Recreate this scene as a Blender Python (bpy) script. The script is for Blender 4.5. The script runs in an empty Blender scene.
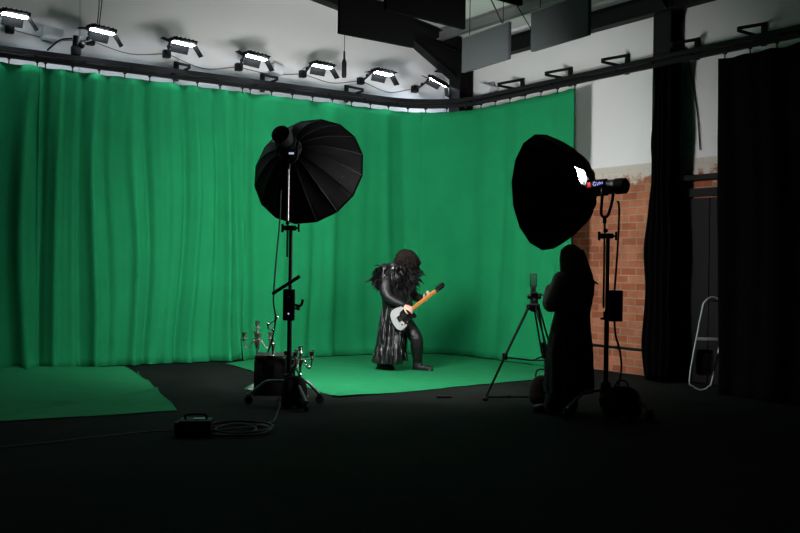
import bpy, bmesh, math, random
from mathutils import Vector, Matrix, Quaternion
from mathutils import noise as mnoise
PI = math.pi
C = bpy.context.scene.collection
RAD = math.radians
# ------------------------------------------------------------------ frame of reference
F_PX, CAMH, ROLL, YAW = 960.0, 1.4, 0.015, RAD(34.0)
RV = Vector((math.cos(YAW), -math.sin(YAW), 0)); FV = Vector((math.sin(YAW), math.cos(YAW), 0))
CAMP = Vector((0, 0, CAMH))
def W(X, Y, z): return RV * X + FV * Y + Vector((0, 0, z))          # right / forward / height -> room
def uv(px, py):
    u, v = px - 400.0, py - 266.5
    return (u + ROLL * v) / F_PX, (v - ROLL * u) / F_PX
def pt(px, py, Y):
    a, b = uv(px, py); return W(a * Y, Y, CAMH - b * Y)
def ray(px, py):
    a, b = uv(px, py); return W(a, 1, -b)
def fl(px, py, z=0.0):
    d = ray(px, py); t = (z - CAMH) / d.z; return CAMP + d * t
def onY(px, py, y):
    d = ray(px, py); return CAMP + d * (y / d.y)
def onX(px, py, x):
    d = ray(px, py); return CAMP + d * (x / d.x)
def loc_cam(p): return Vector((p.dot(RV), p.dot(FV), p.z))

# ------------------------------------------------------------------ materials
MATS = {}
def mat(name, col, rough=0.6, metal=0.0, spec=0.5, emit=None, estr=0.0, bump=0.0, bscale=60.0, var=0.0, vscale=6.0, sheen=0.0, stretch=(1, 1, 1)):
    if name in MATS: return MATS[name]
    m = bpy.data.materials.new(name); m.use_nodes = True
    nt = m.node_tree; b = nt.nodes['Principled BSDF']
    b.inputs['Base Color'].default_value = (*col, 1); b.inputs['Roughness'].default_value = rough
    b.inputs['Metallic'].default_value = metal; b.inputs['Specular IOR Level'].default_value = spec
    if sheen: b.inputs['Sheen Weight'].default_value = sheen
    if emit: b.inputs['Emission Color'].default_value = (*emit, 1); b.inputs['Emission Strength'].default_value = estr
    if bump or var:
        tc = nt.nodes.new('ShaderNodeTexCoord'); mp = nt.nodes.new('ShaderNodeMapping'); mp.inputs['Scale'].default_value = stretch
        nt.links.new(tc.outputs['Object'], mp.inputs['Vector'])
    if bump:
        n = nt.nodes.new('ShaderNodeTexNoise'); n.inputs['Scale'].default_value = bscale; n.inputs['Detail'].default_value = 4
        nt.links.new(mp.outputs[0], n.inputs['Vector'])
        bp = nt.nodes.new('ShaderNodeBump'); bp.inputs['Strength'].default_value = bump; bp.inputs['Distance'].default_value = 0.02
        nt.links.new(n.outputs['Fac'], bp.inputs['Height']); nt.links.new(bp.outputs[0], b.inputs['Normal'])
    if var:
        n = nt.nodes.new('ShaderNodeTexNoise'); n.inputs['Scale'].default_value = vscale; n.inputs['Detail'].default_value = 5
        nt.links.new(mp.outputs[0], n.inputs['Vector'])
        r = nt.nodes.new('ShaderNodeValToRGB')
        r.color_ramp.elements[0].position = 0.3; r.color_ramp.elements[1].position = 0.7
        r.color_ramp.elements[0].color = (*[c * (1 - var) for c in col], 1); r.color_ramp.elements[1].color = (*[min(1, c * (1 + var)) for c in col], 1)
        nt.links.new(n.outputs['Fac'], r.inputs['Fac']); nt.links.new(r.outputs[0], b.inputs['Base Color'])
    MATS[name] = m; return m
M_GREEN = mat('green_screen_cloth', (0.0095, 0.212, 0.079), 0.9, spec=0.1, bump=0.15, bscale=14, var=0.07, vscale=2.2)
M_GFLOOR = mat('green_floor_cloth', (0.010, 0.170, 0.063), 0.85, spec=0.12, bump=0.2, bscale=9, var=0.05, vscale=3)
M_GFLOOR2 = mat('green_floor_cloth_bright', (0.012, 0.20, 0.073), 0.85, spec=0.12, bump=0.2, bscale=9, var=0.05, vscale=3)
M_BLACKCLOTH = mat('black_molton', (0.0022, 0.0026, 0.0025), 0.95, spec=0.05, bump=0.2, bscale=40)
M_BMETAL = mat('black_metal', (0.006, 0.006, 0.0065), 0.5, spec=0.2)
M_BPLAST = mat('black_plastic', (0.005, 0.005, 0.0055), 0.55, spec=0.15)
M_STEEL = mat('black_painted_steel', (0.0055, 0.0055, 0.006), 0.6, spec=0.15, var=0.2)
M_GSTEEL = mat('grey_painted_steel', (0.16, 0.17, 0.165), 0.5, var=0.1)
M_CHROME = mat('chrome', (0.62, 0.62, 0.63), 0.18, metal=1.0)
M_ALU = mat('brushed_aluminium', (0.85, 0.85, 0.86), 0.4, metal=0.6)
M_SILVER = mat('silver_plate', (0.75, 0.74, 0.72), 0.22, metal=1.0)
M_PEWTER = mat('tarnished_silver', (0.5, 0.44, 0.42), 0.3, metal=1.0, var=0.2, vscale=30)
M_SBLACK = mat('softbox_fabric', (0.0028, 0.0028, 0.003), 0.7, spec=0.1, bump=0.15, bscale=30)
M_LINING = mat('softbox_silver_lining', (0.85, 0.86, 0.88), 0.45, spec=0.5)
M_DIFF = mat('softbox_diffuser', (0.9, 0.9, 0.9), 0.8, emit=(1.0, 0.985, 0.97), estr=33.0)
M_DIFF2 = mat('softbox_diffuser_bright', (0.9, 0.9, 0.9), 0.8, emit=(1.0, 0.985, 0.97), estr=112.0)
M_BULB = mat('lamp_bulb', (1, 1, 1), 0.5, emit=(0.95, 0.97, 1.0), estr=60.0)
M_LED = mat('led_panel_light', (0.9, 0.9, 0.9), 0.5, emit=(0.78, 0.88, 1.0), estr=75.0)
M_PANEL = mat('grey_felt_panel', (0.085, 0.094, 0.098), 0.9, spec=0.1, var=0.12, vscale=40)
M_PANEL_SHADE = mat('shaded_felt_panel', (0.005, 0.0052, 0.0055), 0.9, spec=0.05, var=0.12, vscale=40)  # grey felt darkened: shade of the camera-facing sides put into the colour
M_WHITEBOX = mat('white_enclosure', (0.68, 0.7, 0.72), 0.45)
M_GREYBOX = mat('grey_enclosure', (0.6, 0.63, 0.64), 0.45)
M_DOOR = mat('black_barn_door', (0.0035, 0.0035, 0.0035), 0.7, spec=0.1)
M_RUBBER = mat('black_rubber', (0.008, 0.008, 0.008), 0.7, spec=0.2)
M_SKIN = mat('skin', (0.55, 0.33, 0.25), 0.5)
M_HAIRB = mat('dark_hair', (0.008, 0.005, 0.004), 0.75, spec=0.12)
M_HAIRW = mat('brown_hair', (0.13, 0.085, 0.06), 0.55, spec=0.35)
M_VINYL = mat('black_crinkled_leather', (0.005, 0.005, 0.006), 0.3, spec=0.6, bump=1.0, bscale=24, stretch=(1, 1, 0.45))
M_LEATHER = mat('black_leather', (0.006, 0.006, 0.007), 0.42, spec=0.35, bump=0.5, bscale=22)
M_FEATHER = mat('black_feathers', (0.003, 0.003, 0.0035), 0.5, spec=0.12)
M_COATW = mat('dark_wool_coat', (0.009, 0.008, 0.0075), 0.9, spec=0.1, sheen=0.1, bump=0.3, bscale=50)
M_SLEEVE = mat('grey_brown_fleece', (0.34, 0.27, 0.24), 0.95, spec=0.1, sheen=0.2, bump=0.4, bscale=40)
M_TROUS = mat('dark_trousers', (0.012, 0.011, 0.011), 0.9, spec=0.1)
M_MAPLE = mat('maple', (0.62, 0.27, 0.055), 0.35, spec=0.5, var=0.12, vscale=20)
M_GBODY = mat('silver_guitar_finish', (0.66, 0.67, 0.68), 0.25, spec=0.6, metal=0.4)
M_GBLK = mat('guitar_black', (0.008, 0.008, 0.009), 0.25, spec=0.5)
M_WAX = mat('candle_wax', (0.75, 0.72, 0.68), 0.5)
M_FLIGHT = mat('black_case_panel', (0.008, 0.008, 0.008), 0.6, spec=0.25, bump=0.2, bscale=80)
M_BAG = mat('black_nylon', (0.007, 0.007, 0.007), 0.8, spec=0.15, bump=0.5, bscale=18)
M_BROWN = mat('brown_bag_cloth', (0.03, 0.022, 0.016), 0.9, spec=0.1)
M_CABLE = mat('black_cable', (0.008, 0.008, 0.008), 0.55, spec=0.3)
M_GLASSD = mat('phone_screen', (0.002, 0.008, 0.004), 0.6, spec=0.1, emit=(0.008, 0.11, 0.045), estr=0.6)
M_DISPB = mat('blue_lit_letters', (0.3, 0.3, 0.8), 0.4, emit=(0.35, 0.38, 1.0), estr=0.75)
M_DISPR = mat('red_lit_mark', (0.6, 0.05, 0.05), 0.4, emit=(0.8, 0.03, 0.05), estr=0.28)
M_PALEGLOW = mat('small_pale_glow', (0.4, 0.4, 0.6), 0.4, emit=(0.6, 0.65, 1.0), estr=0.6)  # glow for the pilot lamp and for the glint on the left yoke knob
M_EYE = mat('eye', (0.7, 0.7, 0.68), 0.2)

# ------------------------------------------------------------------ mesh builder
class MB:
    def __init__(s): s.bm = bmesh.new()
    def _merge(s, bm, M=None):
        if M is not None: bm.transform(M)
        me = bpy.data.meshes.new('tmp'); bm.to_mesh(me); bm.free(); s.bm.from_mesh(me); bpy.data.meshes.remove(me)
    def box(s, c, d, bev=0.0, rot=None, seg=2):
        bm = bmesh.new(); bmesh.ops.create_cube(bm, size=1.0, matrix=Matrix.Diagonal((*d, 1)))
        if bev: bmesh.ops.bevel(bm, geom=bm.edges[:], offset=bev, segments=seg, affect='EDGES', profile=0.6)
        M = Matrix.Translation(Vector(c))
        if rot is not None: M = M @ (rot.to_4x4() if not isinstance(rot, (tuple, list)) else (Matrix.Rotation(rot[2], 4, 'Z') @ Matrix.Rotation(rot[1], 4, 'Y') @ Matrix.Rotation(rot[0], 4, 'X')))
        s._merge(bm, M); return s
    def sphere(s, c, r, seg=16, ring=10, rot=None):
        bm = bmesh.new(); bmesh.ops.create_uvsphere(bm, u_segments=seg, v_segments=ring, radius=1.0)
        rr = r if isinstance(r, (tuple, list)) else (r, r, r)
        M = Matrix.Translation(Vector(c))
        if rot is not None: M = M @ rot.to_4x4()
        s._merge(bm, M @ Matrix.Diagonal((*rr, 1))); return s
    def tube(s, pts, rad, n=10, cap=True, flat=None, closed=False):
        pts = [Vector(p) for p in pts]
        k = len(pts); rads = rad if isinstance(rad, (list, tuple)) else [rad] * k
        bm = s.bm; rings = []; up = None
        for i, p in enumerate(pts):
            if closed: t = pts[(i + 1) % k] - pts[i - 1]
            else: t = pts[min(i + 1, k - 1)] - pts[max(i - 1, 0)]
            t = t.normalized() if t.length > 1e-9 else Vector((0, 0, 1))
            if up is None:
                up = Vector((0, 0, 1)) if abs(t.z) < 0.9 else Vector((1, 0, 0))
            a = up - t * up.dot(t)
            if a.length < 1e-5: a = t.orthogonal()
            a.normalize(); b = t.cross(a); up = a
            r = rads[i]
            ra, rb = (r, r) if not isinstance(r, tuple) else r
            rings.append([bm.verts.new(p + a * math.cos(2 * PI * j / n) * ra + b * math.sin(2 * PI * j / n) * rb) for j in range(n)])
        for i in range(k if closed else k - 1):
            A, B = rings[i], rings[(i + 1) % k]
            for j in range(n): bm.faces.new((A[j], A[(j + 1) % n], B[(j + 1) % n], B[j]))
        if cap and not closed:
            bm.faces.new(rings[0][::-1]); bm.faces.new(rings[-1])
        return s
    def lathe(s, prof, n=24, M=None, cap=True):
        bm = bmesh.new(); rings = []
        for r, z in prof: rings.append([bm.verts.new((max(r, 1e-4) * math.cos(2 * PI * j / n), max(r, 1e-4) * math.sin(2 * PI * j / n), z)) for j in range(n)])
        for A, B in zip(rings, rings[1:]):
            for j in range(n): bm.faces.new((A[j], A[(j + 1) % n], B[(j + 1) % n], B[j]))
        if cap: bm.faces.new(rings[0][::-1]); bm.faces.new(rings[-1])
        s._merge(bm, M); return s
    def prism(s, poly, z0, z1, M=None, bev=0.0):
        bm = bmesh.new(); vs = [bm.verts.new((x, y, z0)) for x, y in poly]; f = bm.faces.new(vs)
        r = bmesh.ops.extrude_face_region(bm, geom=[f])
        bmesh.ops.translate(bm, verts=[v for v in r['geom'] if isinstance(v, bmesh.types.BMVert)], vec=(0, 0, z1 - z0))
        bmesh.ops.recalc_face_normals(bm, faces=bm.faces[:])
        if bev: bmesh.ops.bevel(bm, geom=[e for e in bm.edges if len(e.link_faces) == 2 and e.calc_face_angle(0) > 0.6], offset=bev, segments=2, affect='EDGES')
        s._merge(bm, M); return s
    def grid(s, rows, closed=False):
        bm = s.bm; R = [[bm.verts.new(p) for p in row] for row in rows]
        for A, B in zip(R, R[1:]):
            for j in range(len(A) if closed else len(A) - 1):
                k = (j + 1) % len(A); bm.faces.new((A[j], A[k], B[k], B[j]))
        return s
    def build(s, name, material, parent=None, smooth=True, angle=40, loc=None):
        me = bpy.data.meshes.new(name)
        if loc is not None: bmesh.ops.translate(s.bm, verts=s.bm.verts[:], vec=-Vector(loc))
        bmesh.ops.recalc_face_normals(s.bm, faces=s.bm.faces[:]) if not getattr(s, 'keep', False) else None
        s.bm.to_mesh(me); s.bm.free()
        if smooth:
            me.polygons.foreach_set('use_smooth', [True] * len(me.polygons)); me.set_sharp_from_angle(angle=RAD(angle))
        for m in (material if isinstance(material, (list, tuple)) else [material]): me.materials.append(m)
        o = bpy.data.objects.new(name, me); C.objects.link(o)
        if parent is not None: o.parent = parent
        elif loc is not None: o.location = loc
        return o
def spline(pts, n=8):
    pts = [Vector(p) for p in pts]; out = []
    for i in range(len(pts) - 1):
        p0 = pts[max(i - 1, 0)]; p1 = pts[i]; p2 = pts[i + 1]; p3 = pts[min(i + 2, len(pts) - 1)]
        for k in range(n):
            t = k / n
            out.append(0.5 * ((2 * p1) + (p2 - p0) * t + (2 * p0 - 5 * p1 + 4 * p2 - p3) * t * t + (3 * p1 - p0 - 3 * p2 + p3) * t ** 3))
    out.append(pts[-1]); return out
def lerp_list(vals, n=8):
    out = []
    for i in range(len(vals) - 1):
        for k in range(n): out.append(vals[i] + (vals[i + 1] - vals[i]) * k / n)
    out.append(vals[-1]); return out
def fuse(mb, voxel, name, material, parent, smooth_it=4):
    bmesh.ops.recalc_face_normals(mb.bm, faces=mb.bm.faces[:])
    me = bpy.data.meshes.new('tmpf'); mb.bm.to_mesh(me); mb.bm.free()
    o = bpy.data.objects.new('tmpf', me); C.objects.link(o)
    r = o.modifiers.new('r', 'REMESH'); r.mode = 'VOXEL'; r.voxel_size = voxel
    if smooth_it:
        sm = o.modifiers.new('s', 'SMOOTH'); sm.iterations = smooth_it; sm.factor = 0.5
    dg = bpy.context.evaluated_depsgraph_get()
    m2 = bpy.data.meshes.new_from_object(o.evaluated_get(dg)); bpy.data.objects.remove(o); bpy.data.meshes.remove(me)
    m2.name = name; m2.materials.clear(); m2.materials.append(material)
    m2.polygons.foreach_set('use_smooth', [True] * len(m2.polygons))
    x = bpy.data.objects.new(name, m2); C.objects.link(x); x.parent = parent; return x
def tag(o, label, cat, group=None, kind=None):
    o['label'] = label; o['category'] = cat
    if group: o['group'] = group
    if kind: o['kind'] = kind
    return o
def thing(name, label, cat, loc=(0, 0, 0), rotz=0.0, group=None):
    o = bpy.data.objects.new(name, None); o.empty_display_size = 0.1; C.objects.link(o)
    o.location = loc; o.rotation_euler = (0, 0, rotz); return tag(o, label, cat, group)
def struct(name, mb, m, **k):
    o = mb.build(name, m, None, **k); o['kind'] = 'structure'; return o
def dup(root, loc=None, label=None):
    r = root.copy(); C.objects.link(r)
    if loc is not None: r.location = loc
    if label: r['label'] = label
    for ch in list(root.children):
        c = ch.copy(); C.objects.link(c); c.parent = r
        for g in list(ch.children):
            d = g.copy(); C.objects.link(d); d.parent = c
    return r
CAMROT = -YAW

# ------------------------------------------------------------------ room shell
WY, WX, CY, CX = 13.3, 9.83, 12.85, 9.42        # back wall, right wall, back rail, right rail
XL, YF = -3.6, -2.2
def roofz(x):
    return 5.15 + (WX - x) * 0.17 if x > 3.2 else 5.15 + (WX - 3.2) * 0.17 - (3.2 - x) * 0.17
def wall_white(name, split=False):
    m = bpy.data.materials.new(name); m.use_nodes = True; nt = m.node_tree; N = nt.nodes; L = nt.links
    b = N['Principled BSDF']; b.inputs['Roughness'].default_value = 0.75; b.inputs['Specular IOR Level'].default_value = 0.25
    geo = N.new('ShaderNodeNewGeometry')
    n1 = N.new('ShaderNodeTexNoise'); n1.inputs['Scale'].default_value = 0.9; n1.inputs['Detail'].default_value = 5
    L.new(geo.outputs['Position'], n1.inputs['Vector'])
    r1 = N.new('ShaderNodeValToRGB'); r1.color_ramp.elements[0].color = (0.77, 0.77, 0.775, 1); r1.color_ramp.elements[1].color = (0.83, 0.83, 0.835, 1)
    L.new(n1.outputs['Fac'], r1.inputs['Fac'])
    if not split:
        L.new(r1.outputs[0], b.inputs['Base Color']); return m
    sep = N.new('ShaderNodeSeparateXYZ'); L.new(geo.outputs['Position'], sep.inputs[0])
    cmb = N.new('ShaderNodeCombineXYZ'); L.new(sep.outputs['Y'], cmb.inputs['X']); L.new(sep.outputs['Z'], cmb.inputs['Y'])
    br = N.new('ShaderNodeTexBrick'); L.new(cmb.outputs[0], br.inputs['Vector'])
    br.inputs['Scale'].default_value = 1.0; br.inputs['Brick Width'].default_value = 0.27; br.inputs['Row Height'].default_value = 0.102
    br.inputs['Mortar Size'].default_value = 0.009; br.inputs['Mortar Smooth'].default_value = 0.4; br.inputs['Bias'].default_value = -0.1
    br.inputs['Color1'].default_value = (0.33, 0.09, 0.04, 1); br.inputs['Color2'].default_value = (0.52, 0.205, 0.105, 1); br.inputs['Mortar'].default_value = (0.36, 0.26, 0.19, 1)
    n2 = N.new('ShaderNodeTexNoise'); n2.inputs['Scale'].default_value = 2.2; n2.inputs['Detail'].default_value = 8; n2.inputs['Roughness'].default_value = 0.7
    L.new(geo.outputs['Position'], n2.inputs['Vector'])
    mx = N.new('ShaderNodeMix'); mx.data_type = 'RGBA'; mx.blend_type = 'MULTIPLY'; mx.inputs['Factor'].default_value = 0.75
    r2 = N.new('ShaderNodeValToRGB'); r2.color_ramp.elements[0].position = 0.3; r2.color_ramp.elements[0].color = (0.35, 0.33, 0.32, 1); r2.color_ramp.elements[1].position = 0.7; r2.color_ramp.elements[1].color = (1.15, 1.15, 1.15, 1)
    L.new(n2.outputs['Fac'], r2.inputs['Fac']); L.new(br.outputs['Color'], mx.inputs[6]); L.new(r2.outputs[0], mx.inputs[7])
    # flaking plaster: white above, ragged band of greyish render below it, bare brick further down
    ma = N.new('ShaderNodeMath'); ma.operation = 'MULTIPLY_ADD'; ma.inputs[1].default_value = 1.1
    n3 = N.new('ShaderNodeTexNoise'); n3.inputs['Scale'].default_value = 5.0; n3.inputs['Detail'].default_value = 9; n3.inputs['Roughness'].default_value = 0.75
    L.new(geo.outputs['Position'], n3.inputs['Vector']); L.new(n3.outputs['Fac'], ma.inputs[0]); L.new(sep.outputs['Z'], ma.inputs[2])
    mr = N.new('ShaderNodeMapRange'); mr.inputs['From Min'].default_value = 3.12; mr.inputs['From Max'].default_value = 3.22; L.new(ma.outputs[0], mr.inputs['Value'])
    m2 = N.new('ShaderNodeMix'); m2.data_type = 'RGBA'; m2.inputs[7].default_value = (0.58, 0.53, 0.47, 1)
    L.new(mr.outputs[0], m2.inputs['Factor']); L.new(mx.outputs[2], m2.inputs[6])
    mr2 = N.new('ShaderNodeMapRange'); mr2.inputs['From Min'].default_value = 2.81; mr2.inputs['From Max'].default_value = 2.83; L.new(sep.outputs['Z'], mr2.inputs['Value'])
    m3 = N.new('ShaderNodeMix'); m3.data_type = 'RGBA'; L.new(mr2.outputs[0], m3.inputs['Factor']); L.new(m2.outputs[2], m3.inputs[6]); L.new(r1.outputs[0], m3.inputs[7])
    L.new(m3.outputs[2], b.inputs['Base Color'])
    bp = N.new('ShaderNodeBump'); bp.inputs['Strength'].default_value = 0.5; bp.inputs['Distance'].default_value = 0.01
    iv = N.new('ShaderNodeMath'); iv.operation = 'SUBTRACT'; iv.inputs[0].default_value = 1.0
    mu = N.new('ShaderNodeMath'); mu.operation = 'MULTIPLY'
    L.new(mr2.outputs[0], iv.inputs[1]); L.new(iv.outputs[0], mu.inputs[0]); L.new(br.outputs['Fac'], mu.inputs[1])
    bp.invert = True; L.new(mu.outputs[0], bp.inputs['Height']); L.new(bp.outputs[0], b.inputs['Normal'])
    return m
M_WALL = wall_white('white_painted_wall'); M_BRICK = wall_white('brick_and_plaster_wall', True)
M_DARKWALL = mat('dark_painted_wall', (0.03, 0.032, 0.032), 0.85)
M_ROOF = mat('white_roof_lining', (0.62, 0.64, 0.62), 0.8, var=0.05, vscale=1.5)
def floor_mat():
    m = mat('worn_dark_floor', (0.02, 0.021, 0.021), 0.9, spec=0.06, bump=0.08, bscale=12); nt = m.node_tree; N = nt.nodes; L = nt.links
    b = N['Principled BSDF']; geo = N.new('ShaderNodeNewGeometry')
    n = N.new('ShaderNodeTexNoise'); n.inputs['Scale'].default_value = 0.8; n.inputs['Detail'].default_value = 7; n.inputs['Roughness'].default_value = 0.6
    L.new(geo.outputs['Position'], n.inputs['Vector'])
    r = N.new('ShaderNodeValToRGB'); r.color_ramp.elements[0].position = 0.35; r.color_ramp.elements[0].color = (0.0042, 0.0052, 0.0048, 1)
    r.color_ramp.elements[1].position = 0.65; r.color_ramp.elements[1].color = (0.0105, 0.0125, 0.0115, 1)
    L.new(n.outputs['Fac'], r.inputs['Fac']); L.new(r.outputs[0], b.inputs['Base Color']); return m
T = 0.15
struct('floor', MB().box(((XL + WX) / 2, (YF + WY) / 2, -0.1), (WX - XL + 0.6, WY - YF + 0.6, 0.2)), floor_mat())
def gable(name, y0, y1, m):
    mb = MB(); poly = [(XL - T, 0), (WX + T, 0), (WX + T, roofz(WX) - .02), (3.2, roofz(3.2)), (XL - T, roofz(XL) - .02)]
    mb.prism(poly, 0, y1 - y0, Matrix.Translation((0, y1, 0)) @ Matrix.Rotation(PI / 2, 4, 'X')); return struct(name, mb, m)
gable('wall_back', WY, WY + T, M_WALL)
gable('wall_front', YF - T, YF, M_DARKWALL)
struct('wall_right', MB().box((WX + T / 2, (YF + WY) / 2, 2.575), (T, WY - YF, 5.15)), M_BRICK)
struct('wall_left', MB().box((XL - T / 2, (YF + WY) / 2, 2.45), (T, WY - YF, 4.9)), M_DARKWALL)
rf = MB()
for x0, x1 in ((3.2, WX + .15), (XL - .15, 3.2)):
    rf.prism([(x0, roofz(x0)), (x1, roofz(x1)), (x1, roofz(x1) + .12), (x0, roofz(x0) + .12)], 0, WY - YF + .3, Matrix.Translation((0, WY + .15, 0)) @ Matrix.Rotation(PI / 2, 4, 'X'))
struct('ceiling', rf, M_ROOF)
# vertical board joint on the back wall
p = onY(80, 20, WY)
struct('trim_1', MB().box((p.x, WY - .004, 4.5), (.025, .008, 1.0)), mat('joint_grey', (0.62, 0.62, 0.63), 0.8))

# portal frames: column + haunch + rafter, as I-sections
def isec(mb, a, b, depth, width, up, tf=.02):
    a, b, up = Vector(a), Vector(b), Vector(up).normalized(); t = (b - a).normalized(); s = t.cross(up).normalized(); L = (b - a).length
    R = Matrix((t, s, up)).transposed(); c = (a + b) / 2
    mb.box(c + up * (depth / 2 - tf / 2), (L, width, tf), rot=R); mb.box(c - up * (depth / 2 - tf / 2), (L, width, tf), rot=R); mb.box(c, (L, tf * .8, depth - tf), rot=R)
def frame(y, label, cx, dep, hr, hd_):
    o = thing('portal_frame', label, 'steel frame', (cx, y, 0), 0, 'steel portal frames')
    mb = MB(); isec(mb, Vector((0, 0, 0)), Vector((0, 0, 5.05)), dep, .28, (1, 0, 0)); mb.box((0, 0, .01), (dep + .02, .34, .02)); mb.build('column', M_STEEL, o, smooth=False)
    z1 = roofz(cx) - .16; z2 = roofz(3.3) - .16
    mb = MB(); isec(mb, Vector((.05, 0, z1)), Vector((3.3 - cx, 0, z2)), .26, .2, (0.17, 0, 1)); mb.build('rafter', M_STEEL, o, smooth=False)
    x0 = -dep / 2 + .01; zt_ = z1 - .12
    mb = MB(); mb.prism([(x0, zt_ + .05), (x0 - hr, zt_ + hr * .17), (x0, zt_ - hd_)], -.012, .012, Matrix.Rotation(PI / 2, 4, 'X'))
    d = Vector((-hr, 0, hd_ + hr * .17)); a = Vector((x0, 0, zt_ - hd_)); n = d.normalized()
    mb.box(a + d / 2, (d.length, .2, .02), rot=Matrix((n, Vector((0, 1, 0)), n.cross(Vector((0, 1, 0))))).transposed()); mb.build('haunch', M_STEEL, o, smooth=False); return o
frame(12.6, 'black steel column in the curtain corner with haunch and rafter', WX - .17, .28, 1.05, .42)
frame(8.32, 'tall black steel column standing right of the brick wall', WX - .13, .22, .25, .2)
# eaves beam and roof purlins
mb = MB(); isec(mb, Vector((WX - .2, 0, 4.83)), Vector((WX - .2, 13.2, 4.83)), .25, .16, (0, 0, 1))
tag(mb.build('eaves_beam', M_STEEL, None, smooth=False), 'long black steel eaves beam along the top of the right wall', 'beam', 'steel roof beams')
mb = MB(); x = 9.2; isec(mb, Vector((x, 2, roofz(x) - .09)), Vector((x, 13.2, roofz(x) - .09)), .17, .12, (0, 0, 1))
tag(mb.build('purlin', M_GSTEEL, None, smooth=False), 'grey steel purlin under the roof above the hanging grey panels', 'beam', 'steel roof beams')

# dark double door in the brick wall right of the second column
pd0, pd1 = onX(684, 300, WX), onX(740, 300, WX)
yd0, yd1 = pd1.y, pd0.y
d = thing('door_1', 'black double door beyond the steel column', 'door', (WX - .03, (yd0 + yd1) / 2, 0)); d['kind'] = 'structure'
W_ = yd1 - yd0
MB().box((0, -W_ / 4, 1.16), (.05, W_ / 2 - .01, 2.3), .006).box((0, W_ / 4, 1.16), (.05, W_ / 2 - .01, 2.3), .006).build('door_leaf', mat('black_door_paint', (.006, .006, .006), .6, spec=.15), d, smooth=False)
mb = MB(); mb.box((0, -W_ / 2 - .05, 1.2), (.09, .1, 2.4)); mb.box((0, W_ / 2 + .05, 1.2), (.09, .1, 2.4)); mb.box((0, 0, 2.38), (.09, W_, .1)); mb.build('door_frame', M_STEEL, d, smooth=False)
MB().tube([(-.03, -.06, 1.05), (-.08, -.06, 1.05), (-.08, -.2, 1.05)], .01).build('door_handle', M_BMETAL, d)
mb = MB().box((WX - .08, (yd0 + yd1) / 2, 2.56), (.15, W_ + .3, .07), .008)
tag(mb.build('steel_shelf', M_STEEL, None), 'dark narrow ledge on the wall above the black door', 'ledge')

# ------------------------------------------------------------------ rail, brackets, curtains
RAR = 1.0
def path(s):    # s runs along the back rail (s = x) then the bend, then toward the viewer along the right rail
    s1 = CX - RAR; sa = RAR * PI / 2
    if s < s1: return Vector((s, CY, 0)), Vector((0, -1, 0))
    if s < s1 + sa:
        a = (s - s1) / RAR; return Vector((s1 + RAR * math.sin(a), CY - RAR + RAR * math.cos(a), 0)), Vector((-math.sin(a), -math.cos(a), 0))
    return Vector((CX, CY - RAR - (s - s1 - sa), 0)), Vector((-1, 0, 0))
def s_of_x(x): return x
def s_of_y(y): return CX - RAR + RAR * PI / 2 + (CY - RAR - y)
S_ARC = CX - RAR
ss = [XL + .1] + [S_ARC + RAR * PI / 2 * k / 14 for k in range(15)] + [s_of_y(.5)]
def sweep(mb, off, z, w, h):
    rows = []
    for s in ss:
        p, n = path(s); p = p - n * off
        rows.append([p + n * w / 2 + Vector((0, 0, z - h / 2)), p - n * w / 2 + Vector((0, 0, z - h / 2)), p - n * w / 2 + Vector((0, 0, z + h / 2)), p + n * w / 2 + Vector((0, 0, z + h / 2))])
    mb.grid(rows, closed=True); return mb
rail = thing('curtain_rail', 'long black double rail carrying the green and black curtains, bent at the corner', 'curtain rail', (CX - 2, CY, 3.97))
def rb(mb, name):
    o = mb.build(name, M_STEEL, rail, smooth=False, loc=(CX - 2, CY, 3.97)); return o
rb(sweep(MB(), 0, 3.985, .05, .045), 'track'); rb(sweep(MB(), .11, 4.055, .05, .045), 'track')
rb(sweep(MB(), -.02, 4.065, .045, .055), 'upper_pipe'); rb(sweep(MB(), .12, 4.105, .04, .05), 'upper_pipe')
mb = MB(); s = XL + 1
while s < s_of_y(1):
    p, n = path(s); a = math.atan2(n.y, n.x)
    mb.box(p - n * .05 + Vector((0, 0, 4.085)), (.18, .04, .016), rot=(0, 0, a)); mb.box(p + Vector((0, 0, 4.03)), (.03, .03, .09), rot=(0, 0, a)); s += .62
    rb(mb, 'cross_plate'); mb = MB()
mb.bm.free()
def bracket(px, py, back, label):
    if back: p = onY(px, py, WY - .01); p.z = 4.14; a = -PI / 2
    else: p = onX(px, py, WX - .01); p.z = 4.17; a = PI
    b = thing('rail_bracket', label, 'bracket', p, a, 'triangular rail brackets')
    L = .52 if back else .50
    MB().box((.015, 0, .02), (.03, .07, .28), .004).build('wall_plate', M_STEEL, b)
    mb = MB(); mb.tube([(.02, 0, .14), (L, 0, .015)], .02, n=6); mb.tube([(.02, 0, -.02), (L, 0, -.01)], .02, n=6); mb.build('strut', M_STEEL, b); return b
bracket(176, 67, True, 'triangular black rail bracket under the third panel light from the left')
bracket(262, 80, True, 'triangular black rail bracket under the fourth panel light from the left')
bracket(346, 90, True, 'triangular black rail bracket below the hanging microphone')
bracket(523, 92, False, 'triangular black bracket on the right wall nearest the corner column')
bracket(571, 80, False, 'triangular black bracket on the right wall above the end of the green curtain')
bracket(628, 66, False, 'triangular black bracket on the white right wall just left of the tall column')
bracket(698, 49, False, 'triangular black bracket just right of the tall column')
bracket(765, 33, False, 'triangular black bracket above the big black curtain at right')

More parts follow.
